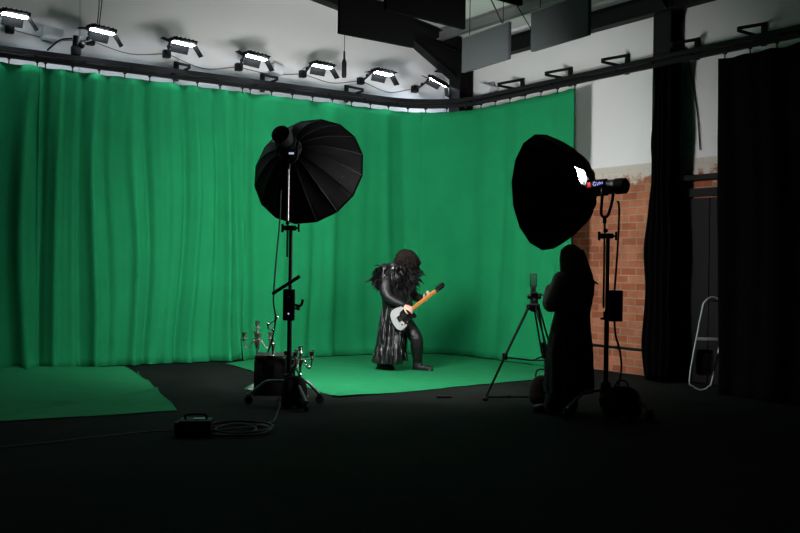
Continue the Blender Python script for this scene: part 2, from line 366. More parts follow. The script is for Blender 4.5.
ZT = 3.905
def curtain(name, s0, s1, seed, amp, label, cat, group, m, zt=ZT, zb=.012, period=.36, lean=.0, hooks=True, off=0.0, step=.025, hookstep=.345, pinch=.35):
    rnd = random.Random(seed); n = max(8, int((s1 - s0) / step)); rows = []
    ph = [rnd.uniform(0, 2 * PI) for _ in range(6)]
    def disp(s, z):
        f = (zt - z) / zt
        w = s + .07 * mnoise.noise(Vector((s * .9, seed, z * .35))) * 2
        v = math.sin(2 * PI * w / period + ph[0]) * .55 + math.sin(2 * PI * w / (period * 1.73) + ph[1]) * .6 + math.sin(2 * PI * w / (period * .47) + ph[2]) * .16
        v = math.copysign(abs(v) ** 1.25, v)
        loc = .8 + .5 * mnoise.noise(Vector((s * .55 + seed * 3.1, .3, seed)))      # folds come and go along the cloth
        a = amp * max(.12, min(1.3, loc)) * (pinch + (1 - pinch) * min(1, f * 2.2 + .1))
        d = v * a + .02 * mnoise.noise(Vector((s * 2.2, z * 1.3, seed + 9.)))
        if z < .3: d += (1 - z / .3) ** 2 * (.05 + .05 * mnoise.noise(Vector((s * 5, 7., seed))))
        return d
    nz = 36
    o0, n0 = path((s0 + s1) / 2)
    root_loc = Vector((o0.x, o0.y, 0))
    for k in range(nz + 1):
        f = k / nz; z = zt + (zb - zt) * (f ** 1.0 if f < .9 else f)
        row = []
        for i in range(n + 1):
            s = s0 + (s1 - s0) * i / n
            p, nn = path(s)
            zz = z
            if k == 0: zz -= .012 * abs(math.sin(PI * (s - s0) / hookstep))
            q = p + nn * (disp(s, z) + off + lean * (1 - z / zt)) + Vector((0, 0, zz))
            if lean: q.y -= .34 * (1 - z / zt)
            row.append(q)
        rows.append(row)
    mb = MB(); mb.grid(rows)
    root = thing(name, label, cat, root_loc, 0, group)
    o = mb.build('curtain_cloth', m, root, angle=180, loc=root_loc)
    sm = o.modifiers.new('thickness', 'SOLIDIFY'); sm.thickness = .004
    if hooks:
        hm = None; s = s0 + .08
        while s < s1:
            p, nn = path(s)
            q = p + nn * off + Vector((0, 0, 0)) - root_loc
            if hm is None:
                mb = MB(); mb.tube([(0, 0, ZT - .03), (0, 0, 3.965)], .008, n=6); mb.box((0, 0, 3.955), (.035, .035, .02)); hm = mb.build('hook', M_BMETAL, root)
                hm.location = q
            else:
                h = hm.copy(); C.objects.link(h); h.parent = root; h.location = q
            s += hookstep
    return root
GC = 'green screen curtains'
xa, xb = onY(37.5, 220, CY).x, onY(244, 220, CY).x
sc_ = S_ARC + .55
s_end = s_of_y(onX(573.5, 200, CX).y)
curtain('green_curtain', onY(-60, 200, CY).x, xa + .01, 3, .075, 'bright green screen curtain at the far left edge of the photo', 'curtain', GC, M_GREEN)
curtain('green_curtain', xa - .01, xb + .012, 7, .085, 'widest folded green screen curtain, left of the left softbox', 'curtain', GC, M_GREEN, period=.27)
curtain('green_curtain', xb - .012, sc_ + .012, 12, .06, 'green screen curtain hanging behind the left softbox and the guitarist', 'curtain', GC, M_GREEN, period=.5)
curtain('green_curtain', sc_ - .012, s_end, 18, .03, 'smooth green screen curtain round the corner behind the right softbox', 'curtain', GC, M_GREEN, period=.6)
curtain('black_curtain', s_of_y(onX(717, 200, CX).y), s_of_y(1.2), 23, .07, 'huge black curtain hanging along the right edge of the photo', 'curtain', 'black curtains', M_BLACKCLOTH, step=.035, lean=.3)
# black drape gathered against the tall column
cp = onX(654, 300, WX - .42)
root = thing('black_drape', 'narrow gathered black drape hanging down the front of the tall column', 'curtain', (cp.x, cp.y, 0), 0, 'black curtains')
rows = []
for k in range(41):
    z = 3.94 - k / 40 * 3.925; row = []
    bul = .09 * math.exp(-((z - 1.75) / .42) ** 2) + .12 * math.exp(-((z - .5) / .65) ** 2) + .045 * mnoise.noise(Vector((z * 1.8, 3, 4)))
    for i in range(41):
        t = i / 40; y = (t - 1) * .22 + bul * (t - .35) * 1.5 + .10
        row.append((.05 * math.sin(t * 22 + .8 * math.sin(z)) - .02, y - .06, z))
    rows.append(row)
o = MB().grid(rows).build('drape_cloth', M_BLACKCLOTH, root, angle=180); sm = o.modifiers.new('t', 'SOLIDIFY'); sm.thickness = .005
for yy in (-.16, -.02): MB().tube([(0, yy, 3.93), (0, yy, 4.03)], .008, n=6).build('hook', M_BMETAL, root)

# green floor cloths
def floorcloth(pts, label, seed, z=.006, amp=.05, m=None):
    mb = MB(); P = [p.xy.to_3d() for p in pts]; c = sum(P, Vector()) / len(P)
    bm = mb.bm; vs = [bm.verts.new(p + Vector((0, 0, z))) for p in P]; bm.faces.new(vs)
    bmesh.ops.triangulate(bm, faces=bm.faces[:])
    for _ in range(5): bmesh.ops.subdivide_edges(bm, edges=[e for e in bm.edges if e.calc_length() > .14], cuts=1)
    for v in bm.verts:
        w = mnoise.noise(Vector((v.co.x * 1.1 + seed, v.co.y * 3.0, seed)))
        v.co.z = z + max(0, w - .2) * amp + .004 * (1 + mnoise.noise(v.co * 4))
        v.co.xy += Vector((mnoise.noise(v.co * .9 + Vector((9, seed, 0))), mnoise.noise(v.co * .9 + Vector((3, 5, seed))))).xy * .05
    return tag(mb.build('green_floor_cloth', m or M_GFLOOR, None, angle=180, loc=c), label, 'floor cloth', 'green floor cloths')
L0 = Vector((-2.2, CY - .05, 0))
a1 = fl(136, 370); a1.y = CY - .1
floorcloth([L0, a1, fl(157, 391), fl(178, 411), fl(90, 417), fl(0, 422), fl(-70, 426)], 'wrinkled green floor cloth on the dark floor at left', 2.0, amp=.2, m=M_GFLOOR2)
b0 = fl(226, 364)
floorcloth([b0, Vector((fl(246, 360).x + .1, CY - .12, 0)), Vector((CX - .9, CY - .12, 0)), Vector((CX - .3, CY - .42, 0)), Vector((CX - .1, CY - 1.2, 0)), Vector((CX - .1, fl(573, 377).y + .1, 0)), fl(573, 377), fl(537, 380), fl(440, 389), fl(339, 398), fl(290, 383)], 'green floor cloth under the guitarist in the curtain corner', 5.0)

# ------------------------------------------------------------------ LED panel lights on wall arms
def ledlight(cpx, cpy, hpx, hpy, tilt, roll, label):
    c = onY(cpx, cpy, WY - .05); h = onY(hpx, hpy, WY - .58)
    o = thing('panel_light', label, 'studio light', c, 0, 'wall mounted panel lights with barn doors'); H = h - c
    MB().box((0, .01, 0), (.1, .1, .11), .01).build('wall_clamp', M_BPLAST, o)
    mb = MB(); J = H + Vector((-.17, .04, .03)); mb.tube([(0, -.03, 0), J * .5 + Vector((0, 0, -.02)), J], .016, n=8); mb.sphere(J, .03, 10, 8); mb.sphere(J * .55, .028, 10, 8); mb.build('arm', M_BMETAL, o)
    R = Matrix.Rotation(roll, 3, 'Y') @ Matrix.Rotation(tilt, 3, 'X')
    def B(c_, d_, bev=.004): return MB().box(H + R @ Vector(c_), d_, bev, rot=R)
    hs = B((0, 0, .035), (.34, .2, .05), .008)
    for k in range(5): hs.box(H + R @ Vector((-.12 + k * .06, 0, .065)), (.012, .16, .02), rot=R)
    hs.tube([H + R @ Vector((-.185, .05, .03)), H + R @ Vector((-.185, -.05, .03))], .02, n=8)
    hs.build('housing', M_BPLAST, o)
    B((0, 0, .004), (.30, .11, .012), 0).build('light_face', M_LED, o, smooth=False)
    def door(edge, axis, ang, size):
        A = Matrix.Rotation(ang, 3, axis)
        dv = Vector(edge[0]); out = A @ Vector(edge[1]) * (size[3])
        MB().box(H + R @ (dv + out), size[:3], .003, rot=R @ A).build('barn_door', M_DOOR, o)
    door(((0, .1, 0), (0, .5, 0)), 'X', RAD(-68), (.26, .115, .006, .115))      # wall side, hangs down
    door(((0, -.1, .01), (0, -.5, 0)), 'X', RAD(-4), (.27, .12, .006, .12))    # near side, flared out
    door(((.17, 0, 0), (.5, 0, 0)), 'Y', RAD(50), (.17, .15, .006, .17))
    door(((-.17, 0, 0), (-.5, 0, 0)), 'Y', RAD(-8 + 20 * (cpx % 3 - 1)), (.14, .13, .006, .14))
    return o
LEDS = [(10, 29, 15, 16, .02, .05, 'leftmost wall panel light, cut by the photo edge'),
        (91, 41, 102, 32, .02, .1, 'second wall panel light from the left, hung below two thin cables'),
        (167, 54, 183, 44, .02, .06, 'third wall panel light from the left above a rail bracket'),
        (239, 67, 256, 58, .02, .1, 'fourth wall panel light from the left above a white wall box'),
        (303, 74, 322, 67, .02, .04, 'fifth wall panel light, just left of the hanging microphone'),
        (361, 81, 383, 74, .02, .06, 'sixth wall panel light, just right of the hanging microphone'),
        (415, 89, 438, 83, .42, .3, 'rightmost wall panel light, beside the corner column')]
for a in LEDS: ledlight(*a)
# thin mains cables linking the wall lights
def cable(name, pts, r, label, n=6, group=None, m=None, cat='cable'):
    P = spline(pts, n); mb = MB(); mb.tube(P, r, n=6)
    c = P[0]; return tag(mb.build(name, m or M_CABLE, None, loc=c), label, cat, group)
for i in range(6):
    a, b = LEDS[i], LEDS[i + 1]; p = onY(a[0] + 3, a[1] + 1, WY - .03); q = onY(b[0] - 3, b[1], WY - .03)
    nm = ['first', 'second', 'third', 'fourth', 'fifth', 'sixth'][i]
    cable('link_cable', [p, (p + q) / 2 + Vector((0, 0, -.05 - .03 * (i % 3))), q], .005, 'thin black cable on the white wall running between %s panel lights' % ['the first and second', 'the second and third', 'the third and fourth', 'the fourth and fifth', 'the fifth and sixth', 'the sixth and seventh'][i], 5, 'cables between the wall lights')
p = onY(91, 41, WY - .05)
cable('drop_cable', [onY(99, -12, WY - .55), onY(99, 8, WY - .55), onY(97, 27, WY - .52)], .007, 'thin cable dropping from the roof to second panel light, left strand', 5, 'cables hanging above the second light')
cable('drop_cable', [onY(103, -12, WY - .45), onY(101, 10, WY - .45), onY(99, 26, WY - .5)], .007, 'thin cable dropping from the roof to second panel light, right strand', 5, 'cables hanging above the second light')
# boxes on the wall
def wallbox(p, size, m, label, rot, brk=True):
    o = thing('wall_box', label, 'wall box', p, 0, 'boxes on the upper walls'); R = Matrix.Rotation(rot[2], 3, 'Z') @ Matrix.Rotation(rot[1], 3, 'Y') @ Matrix.Rotation(rot[0], 3, 'X')
    MB().box((0, 0, 0), size, .012, rot=R).build('casing', m, o)
    mb = MB().box(R @ Vector((0, -size[1] / 2, 0)), (size[0] * .8, .008, size[2] * .75), .003, rot=R); mb.build('front_plate', m, o)
    return o
pb = onY(52, 34.5, WY - .08); wallbox(pb, (.26, .16, .16), M_GREYBOX, 'grey box on the white wall between the first two panel lights', (0, .08, 0))
pb = onY(276, 70, WY - .1); wallbox(pb, (.17, .18, .14), M_WHITEBOX, 'small white box behind the rail bracket under the fourth panel light', (0, .2, 0))
pb = onX(488, 90, WX - .1); o = wallbox(pb, (.18, .30, .17), M_WHITEBOX, 'white tilted box on the right wall beside the corner column', (.35, 0, 0))
cable('box_cable', [onX(484, 86, WX - .05), onX(493, 82, WX - .03), onX(495, 87, WX - .03), onX(494, 92, WX - .03)], .007, 'short dark cable looped over the white box by the corner column')
# clamp head on the rail
pr = onY(76, 50, CY); pr.z = 4.12
o = thing('pipe_clamp', 'black clamp head sitting on the rail left of the second panel light', 'clamp', pr, 0)
MB().box((0, 0, .05), (.12, .1, .12), .02).tube([(0, 0, .1), (.01, 0, .24)], .05).sphere((.06, -.02, .13), .05, 10, 8).build('body', M_BPLAST, o)
MB().tube(spline([(-.05, 0, .2), (-.2, 0, .16), (-.34, 0, .03), (-.36, 0, 0.0)], 5), .012, n=6).build('hose', M_RUBBER, o)
MB().tube([(.08, -.02, .16), (.2, .0, .22)], .012, n=6).build('lever', M_BMETAL, o)

# hanging microphone
pm = pt(344, 78, 12.0); top = pt(345.5, 0, 12.0); top.z = roofz(top.x) - .02
o = thing('hanging_microphone', 'black microphone hanging on a thin cable left of the dark roof panels', 'microphone', pm)
MB().lathe([(.0, 0), (.025, .005), (.03, .03), (.03, .19), (.022, .22), (.014, .24), (.012, .33), (.006, .34)], 14).build('body', M_BPLAST, o)
MB().tube([Vector((0, 0, .33)), top - pm], .005, n=6).build('cable', M_CABLE, o)

# acoustic panels under the roof
def hpanel(pl, pr_, zb, hgt, label, mp=None):
    a, b = Vector((pl.x, pl.y, zb)), Vector((pr_.x, pr_.y, zb)); c = (a + b) / 2; d_ = b - a; ang = math.atan2(d_.y, d_.x); L = d_.length
    o = thing('acoustic_baffle', label, 'acoustic panel', c, ang, 'acoustic panels under the roof')
    MB().box((0, 0, hgt / 2), (L, .05, hgt), .008).build('felt_board', mp or M_PANEL, o)
    mb = MB(); mb.box((0, 0, hgt + .006), (L, .054, .012)); mb.build('top_rail', M_GSTEEL, o, smooth=False)
    for sx in (-1, 1):
        x = sx * L * .36; w = Matrix.Rotation(ang, 3, 'Z') @ Vector((x, 0, 0)) + c
        MB().tube([(x, 0, hgt), (x, 0, roofz(w.x) - zb - (.42 if abs(w.y - 8.32) < .2 else 0))], .005, n=6).build('wire', M_BMETAL, o)
    return o
def atz(px, py, z):
    d = ray(px, py); t = (z - CAMH) / d.z; return CAMP + d * t
ZP = 3.97
hpanel(atz(463, 73, ZP), atz(509.5, 59, ZP), ZP, .45, 'grey acoustic panel hanging nearest the corner column')
hpanel(atz(532, 52, ZP), atz(589.5, 35, ZP), ZP, .46, 'grey acoustic panel hanging right of the other grey one')
hpanel(atz(338.5, 33.5, ZP), atz(413, 48, ZP), ZP, .46, 'dark acoustic panel hanging just right of the microphone', M_PANEL_SHADE)
hpanel(atz(385, 10, ZP), atz(464, 29.5, ZP), ZP, .46, 'dark acoustic panel overlapping in front of the other dark one', M_PANEL_SHADE)
q0 = atz(521, 6, ZP)
hpanel(q0 - (W(.84, .68, 0)).normalized() * 1.1, q0, ZP, .46, 'dark acoustic panel barely showing at the top edge of the photo', M_PANEL_SHADE)
q0 = atz(690, 4, ZP); hpanel(q0, q0 + W(.5, -.87, 0) * 1.1, ZP, .46, 'acoustic panel barely showing at the top right of the photo')
# slanting stay wires
pa, pb_ = atz(463, 73, ZP), atz(509.5, 59, ZP)
for k, (a, q) in enumerate((((470, -4), Vector((*pa.lerp(pb_, .85).xy, ZP + .46))), ((488, -3), onX(533, 32, WX - .2)))):
    p = pt(a[0], a[1], 12.6); p.z = roofz(p.x) - .01
    cable('stay_wire', [p, (p + q) / 2, q], .008, ['thin dark stay wire slanting under the roof, left of the pair', 'thin dark stay wire slanting down behind the right grey panel'][k], 2, 'stay wires under the roof')
# wire along the wall right of the tall column
cable('wall_cable', [onX(689, 2, WX - .02), onX(681, 30, WX - .02), onX(690, 70, WX - .02), onX(697, 110, WX - .02), onX(700, 150, WX - .02)], .008, 'thin cable hanging on the grey wall right of the tall column')
# conduit low on the brick wall
p, q = onX(585, 344, WX - .02), onX(652, 353, WX - .02); q.z = p.z
mb = MB(); mb.tube([p, q], .018, n=8)
for t in (.1, .5, .92): mb.box(p.lerp(q, t), (.05, .03, .05))
tag(mb.build('conduit', M_BMETAL, None, loc=p), 'dark conduit running low along the brick wall', 'pipe')

# ------------------------------------------------------------------ softbox lights on roller stands
def octabox_parts(root, apex, axis, R, depth, n, gapdir=None, spin=0.0, mdiff=None, ex=.6, td=.74):
    axis = axis.normalized(); q = axis.to_track_quat('Z', 'Y').to_matrix()
    q = q @ Matrix.Rotation(spin, 3, 'Z')
    r0 = .085; m = 14; gapseg = None
    if gapdir is not None: gapseg = max(range(n), key=lambda i: (q @ Vector((math.cos(2 * PI * i / n), math.sin(2 * PI * i / n), 0))).dot(gapdir))
    def P(a, t, k=1.0, dz=0):
        r = r0 + (R - r0) * t ** ex; z = depth * t
        return apex + q @ Vector((r * k * math.cos(a), r * k * math.sin(a), z + dz))
    def shell(k, dz, tg):
        mb = MB(); mb.keep = True
        for i in range(n):
            rows = []
            for j in range(m + 1):
                t = (j / m) ** 1.8; a0, a1 = 2 * PI * i / n, 2 * PI * (i + 1) / n
                if gapseg is not None and t < tg:
                    h = RAD(36) * (1 - t / tg) ** 1.6; wc = 2 * PI * gapseg / n; mid = (a0 + a1) / 2 - wc; mid = (mid + PI) % (2 * PI) - PI
                    l0, l1 = mid - PI / n, mid + PI / n
                    if mid < 0: l1 = min(l1, max(l0, -h))
                    else: l0 = max(l0, min(l1, h))
                    a0, a1 = wc + l0, wc + l1
                    base0 = wc + mid - PI / n
                else: base0 = a0
                row = []
                for w in range(5):
                    f = w / 4; a = a0 + (a1 - a0) * f
                    sag = 1 - .035 * (1 - t ** 3) * math.sin(PI * f)
                    # chord between ribs
                    chord = math.cos(PI / n) / math.cos(a - base0 - PI / n)
                    row.append(P(a, t, k * chord * sag, dz))
                rows.append(row)
            mb.grid(rows)
        bmesh.ops.remove_doubles(mb.bm, verts=mb.bm.verts[:], dist=.0004)
        return mb
    shell(1.0, 0, .085).build('softbox_shell', M_SBLACK, root, angle=30)
    shell(.985, .008, .085).build('softbox_lining', M_LINING, root, angle=30)
    for i in range(n):
        a = 2 * PI * i / n
        MB().tube([P(a, (j / m) ** 1.8, 1.004, 0) for j in range(6 if i == gapseg else 0, m + 1)], .0048, n=6).build('rib', M_BMETAL, root)
    mb = MB(); ring = [P(2 * PI * i / n, td, .95) for i in range(n)]
    vs = [mb.bm.verts.new(p) for p in ring]; mb.bm.faces.new(vs)
    mb.build('diffuser', mdiff, root, smooth=False)
    MB().tube([P(2 * PI * i / n, 1.0, 1.003) for i in range(n)], .008, n=6, closed=True).build('rim', M_SBLACK, root)
    M4 = Matrix.Translation(apex) @ q.to_4x4()
    MB().lathe([(.07, -.03), (.105, -.03), (.105, .015), (.07, .015)], 20, M4).build('speed_ring', M_BMETAL, root)
    MB().lathe([(.0, .015), (.05, .015), (.05, .06), (.03, .09), (.0, .095)], 14, M4).build('bulb', M_BULB, root)
    return q

def roller_stand(name, base, label, legs, ztop, group, rod_dx, rod_bottom, rod_top):
    o = thing(name, label, 'light stand', base, CAMROT, group)
    mb = MB(); mb.tube([(0, 0, .24), (0, 0, ztop * .55)], .024, n=12); mb.tube([(0, 0, ztop * .5), (0, 0, ztop)], .019, n=12); mb.build('pole', M_BMETAL, o)
    mb = MB(); mb.lathe([(.03, .2), (.05, .2), (.05, .3), (.03, .32)], 14); mb.build('hub', M_BMETAL, o); mb = MB()
    mb.lathe([(.03, 0), (.036, 0), (.036, .08), (.03, .08)], 14, Matrix.Translation((0, 0, ztop * .55 - .03))); mb.build('collar', M_BMETAL, o)
    mb = MB(); z = ztop * .55; mb.tube([(.03, 0, z), (.075, -.02, z)], .012, n=8); mb.sphere((.085, -.02, z), .022, 10, 8)
    mb.tube([(-.03, 0, z - .02), (-.06, 0, z - .02)], .01, n=8); mb.build('knob', M_BPLAST, o)
    for lx, ly in legs:
        d = Vector((lx, ly, 0)); L = d.length; u = d / L
        P = spline([u * .03 + Vector((0, 0, .235)), u * (L * .45) + Vector((0, 0, .235)), u * (L * .62) + Vector((0, 0, .215)), u * (L * .97) + Vector((0, 0, .10))], 6)
        lg = MB().tube(P, .016, n=10).build('leg', M_LEGCH, o)
        e = u * L
        mb = MB(); mb.tube([e + Vector((-u.y * .012, u.x * .012, .042)), e + Vector((u.y * .012, -u.x * .012, .042))], .042, n=16); mb.build('caster_wheel', M_RUBBER, lg)
        mb = MB(); mb.box(e + Vector((0, 0, .09)), (.05, .04, .03), .006); mb.tube([e + Vector((-.02, 0, .085)), e + Vector((-.02, 0, .042))], .008, n=6); mb.tube([e + Vector((.02, 0, .085)), e + Vector((.02, 0, .042))], .008, n=6); mb.build('caster_fork', M_CHROME, lg)
    # grip head clamp and thin rod beside the pole
    mb = MB(); mb.box((0, 0, ztop + .01), (.055, .06, .05), .008); mb.tube([(-.07, 0, ztop + .01), (.05, 0, ztop + .01)], .026, n=12)
    mb.tube([(.05, 0, ztop + .01), (.075, 0, ztop + .01)], .01, n=8); mb.tube([(.078, 0, ztop - .03), (.078, 0, ztop + .05)], .011, n=8)
    mb.tube([(-.085, 0, ztop - .035), (-.085, 0, ztop + .05)], .013, n=8); mb.sphere((-.03, -.03, ztop + .06), .022, 10, 8); mb.build('grip_head', M_BMETAL, o)
    MB().tube([(rod_dx, 0, rod_bottom), (rod_dx, 0, rod_top)], .011, n=10).build('rod', M_CHROMED, o)
    return o
M_LEGCH = mat('satin_chrome_leg', (0.35, 0.35, 0.36), 0.3, metal=1.0)
M_CHROMED = mat('dull_chrome_rod', (0.3, 0.3, 0.31), 0.35, metal=1.0)
GS = 'roller stands of the two softboxes'
# left
YL = 9.6; XLs = (290.5 - 400 + 0) / F_PX * YL
baseL = W(XLs, YL, 0)
def zat(px, py, Y): return pt(px, py, Y).z
def dX(px, py, Y, X0): return uv(px, py)[0] * Y - X0
ztL = zat(290, 229, YL)
rdL = -.034
apL = Vector((rdL + .0, .03, zat(288, 155, YL) + .02))
standL = roller_stand('roller_stand', baseL, 'black roller stand under the left softbox, beside the candelabras', [(-.40, .02), (.30, .12), (.215, -.42)], ztL, GS, rdL, zat(288, 257, YL), apL.z - .07)
lampL = thing('softbox_light', 'large black softbox seen from behind, lighting the guitarist from the left', 'softbox light', W(XLs, YL, apL.z), CAMROT, 'parabolic softbox lights')
apex = Vector((rdL + .02, .12, .05))
axL = Vector((.24, .90, -.33))
qL = octabox_parts(lampL, apex, axL, .605, .50, 16, None, .1, M_DIFF2, .6, .55)
def lamp_head(root, apex, q, kr, yoke_to, Ln=.3, pv=.13):
    M4 = Matrix.Translation(apex) @ q.to_4x4() @ Matrix.Diagonal((kr, kr, 1, 1))
    mb = MB(); mb.lathe([(.0, -Ln), (.05, -Ln), (.075, -Ln + .02), (.078, -Ln + .12), (.07, -Ln + .13), (.07, -.06), (.085, -.05), (.085, -.02), (.0, -.02)], 20, M4)
    for k in range(4): mb.lathe([(.07, -.2 + k * .03), (.082, -.2 + k * .03), (.082, -.188 + k * .03), (.07, -.188 + k * .03)], 20, M4)
    mb.build('lamp_body', M_BPLAST, root)
    # yoke: U bracket
    c = apex + q @ Vector((0, 0, -pv)); ax = q @ Vector((0, 0, 1)); side = Vector((ax.y, -ax.x, 0)).normalized()
    b = Vector(yoke_to)
    P = [c + side * .1, c + side * .105 + Vector((0, 0, -.1)), b + side * .07 + Vector((0, 0, .03)), b + Vector((0, 0, .0)), b - side * .07 + Vector((0, 0, .03)), c - side * .105 + Vector((0, 0, -.1)), c - side * .1]
    mb = MB().tube(spline(P, 5), .015, n=8); mb.tube([c + side * .07, c + side * .125], .022, n=10); mb.tube([c - side * .07, c - side * .125], .022, n=10); mb.tube([b, b + Vector((0, 0, -.06))], .018, n=10)
    mb.build('yoke', M_BMETAL, root)
lamp_head(lampL, apex, qL, 1.25, (rdL, 0, -.10), .36)
MB().box((dX(291, 153, 9.45, XLs), -.12, zat(291, 153, 9.45) - apL.z), (.05, .012, .02), .004).build('knob_glint', M_PALEGLOW, lampL)  # glint of the chrome yoke knob, added as a small glowing box
# right
YR = 9.3; XRs = (607.5 - 400) / F_PX * YR; baseR = W(XRs, YR, 0)
ztR = zat(607, 237, YR)
legsR = [(dX(566, 413, 8.97, XRs), -.33), (dX(650, 421, 8.95, XRs), -.35), (.06, .5)]
rdR = -.034
standR = roller_stand('roller_stand', baseR, 'black roller stand under the right softbox, in front of the brick wall', legsR, ztR, GS, rdR, zat(604, 308, YR), zat(604, 219, YR))
lampR = thing('softbox_light', 'large black softbox seen from the side, lighting the guitarist from the right', 'softbox light', W(XRs, YR, zat(604, 190, YR)), CAMROT, 'parabolic softbox lights')
axR = Vector((-.76, .65, -.03)); apR = Vector((dX(590.5, 192, YR, XRs), .11, 0.02))
qR = octabox_parts(lampR, apR, axR, .585, .50, 16, Vector((-.5, -.5, .75)), .1, M_DIFF, .42)
lamp_head(lampR, apR, qR, 1.0, (rdR, 0, zat(604, 217, YR) - zat(604, 190, YR)), .42, .21)
# maker's letters on the near side of the lamp
cu = bpy.data.curves.new('letters', 'FONT'); cu.body = 'GVM'; cu.size = .052; cu.extrude = .001; cu.align_x = 'CENTER'; cu.align_y = 'CENTER'
to = bpy.data.objects.new('tmp', cu); C.objects.link(to)
me = bpy.data.meshes.new_from_object(to.evaluated_get(bpy.context.evaluated_depsgraph_get())); bpy.data.objects.remove(to)
me.materials.clear(); me.materials.append(M_DISPB)
axn = axR.normalized(); sx = -axn; nrm = Vector((axn.y * -1, axn.x, 0)).normalized()
if nrm.y > 0: nrm = -nrm
upv = nrm.cross(sx).normalized()
if upv.z < 0: upv = -upv
Rt = Matrix((sx, upv, nrm)).transposed()
tl = bpy.data.objects.new('lettering', me); C.objects.link(tl); tl.parent = lampR
tpos = apR + sx * .15 + nrm * .083 + upv * .028
tl.matrix_local = Matrix.Translation(tpos) @ Rt.to_4x4()
mb = MB(); mb.box((0, 0, 0), (.045, .05, .004), .002, rot=Rt); bmesh.ops.translate(mb.bm, verts=mb.bm.verts[:], vec=apR + sx * .05 + nrm * .086 + upv * .024); mb.build('indicator', M_DISPR, lampR)

# controllers on the poles
def controller(X, Y, z0, z1, w, label, dx=0.0, levers=True):
    o = thing('power_controller', label, 'power supply', W(X, Y, z0), CAMROT, 'power supplies clamped to the stands'); h = z1 - z0
    MB().box((dx, -.075, h / 2), (w, .08, h), .012).build('case', M_BPLAST, o)
    mb = MB(); mb.box((dx * .5, -.02, h * .8), (.07, .06, .04), .006); mb.box((dx * .5, -.02, h * .25), (.07, .06, .04), .006); mb.build('clamp', M_BMETAL, o)
    if levers:
        MB().tube([(-.17, -.05, h - .05), (.1, -.05, h + .13)], .018, n=8).build('lever', M_BMETAL, o)
        MB().tube(spline([(w / 2, -.08, h * .5), (w / 2 + .06, -.08, h * .48), (w / 2 + .08, -.08, h * .68)], 4), .014, n=8).build('hook', M_BMETAL, o)
        MB().box((0, -.118, h * .75), (.03, .006, .012)).build('indicator', M_GREYBOX, o)
        MB().sphere((0, -.117, h * .22), .009, 10, 8).build('pilot_lamp', M_PALEGLOW, o)
    return o
controller(XLs, YL, zat(291, 320, YL), zat(291, 289, YL), .115, 'black power supply with lever clamped halfway up the left stand')
controller(XRs, YR, zat(614, 321, YR), zat(614, 290, YR), .13, 'black power supply clamped to the right stand against the brick wall', dx=.065, levers=False)
# stand cables
YC = 9.75
cable('power_cable', [pt(281, 190, 9.72), pt(279.5, 225, 9.72), pt(276, 262, 9.72), pt(273.5, 300, 9.75), pt(275.5, 318, 9.8), pt(272, 340, 9.9), pt(268, 352, 10.0)], .009, 'black cable hanging beside the left stand down to the black case', 8)
cable('power_cable', [pt(617, 201, 9.2), pt(619, 206, 9.2), pt(618.5, 232, 9.2), pt(616.5, 265, 9.2), pt(614.5, 290, 9.2)], .010, 'black cable hanging from the right lamp down to its power supply', 8)
e0 = pt(621, 372, 9.3)
cable('power_cable', [pt(614.5, 321, 9.2), pt(615.5, 335, 9.22), pt(620, 352, 9.28), pt(621, 372, 9.35), fl(616, 398) + Vector((0, 0, .012))], .010, 'black cable from the right power supply down toward the floor', 8)

# sandbags
def sandbag(loc, label, w, h, dpt):
    o = thing('sandbag', label, 'sandbag', loc, CAMROT, 'sandbags on the stand bases')
    mb = MB(); 
    for sx in (-1, 1):
        mb.sphere((sx * w * .22, 0, h * .45), (w * .32, dpt / 2, h * .45), 16, 12); mb.sphere((sx * w * .26, -.02, h * .2), (w * .3, dpt / 2, h * .21), 16, 12)
    mb.box((0, 0, h * .8), (w * .5, dpt * .5, h * .25), .02)
    fuse(mb, .018, 'bag', M_BAG, o, 3)
    MB().tube(spline([(-w * .2, 0, h * .88), (-w * .1, 0, h * 1.07), (w * .1, 0, h * 1.07), (w * .2, 0, h * .88)], 5), [(.008, .02)] * 16, n=8).build('handle', M_BAG, o)
    return o
sandbag(W(dX(294, 400, 9.4, 0), 9.42, 0), 'black sandbag slumped on the base of the left stand', .24, .34, .2)
sandbag(W(dX(622, 404, 9.1, 0), 9.12, 0), 'black bag with arched handle on the base of the right stand', .34, .32, .24)

# ------------------------------------------------------------------ things on the floor
# flight case
pc = fl(272, 396); o = thing('flight_case', 'black case on the floor behind the left stand', 'case', pc + FV * .2, CAMROT + .12)
cw, ch, cd = .41, .43, .38
MB().box((0, 0, ch / 2 - .02), (cw, cd, ch - .05), .012).build('body', M_FLIGHT, o)
MB().box((0, 0, ch - .022), (cw + .012, cd + .012, .045), .01).build('lid', M_FLIGHT, o)
for sx in (-1, 1): MB().box((sx * .1, -cd / 2 - .008, ch - .06), (.04, .014, .06), .004).build('latch', M_BMETAL, o)
for sx in (-1, 1):
    for sy in (-1, 1):
        mb = MB(); mb.box((sx * cw / 2, sy * cd / 2, ch / 2 - .02), (.025, .025, ch - .06), .004); mb.box((sx * cw / 2, sy * cd / 2, .009), (.035, .035, .018)); mb.build('corner_guard', M_BMETAL, o)
casetop = ch
case_loc = o.location.copy()

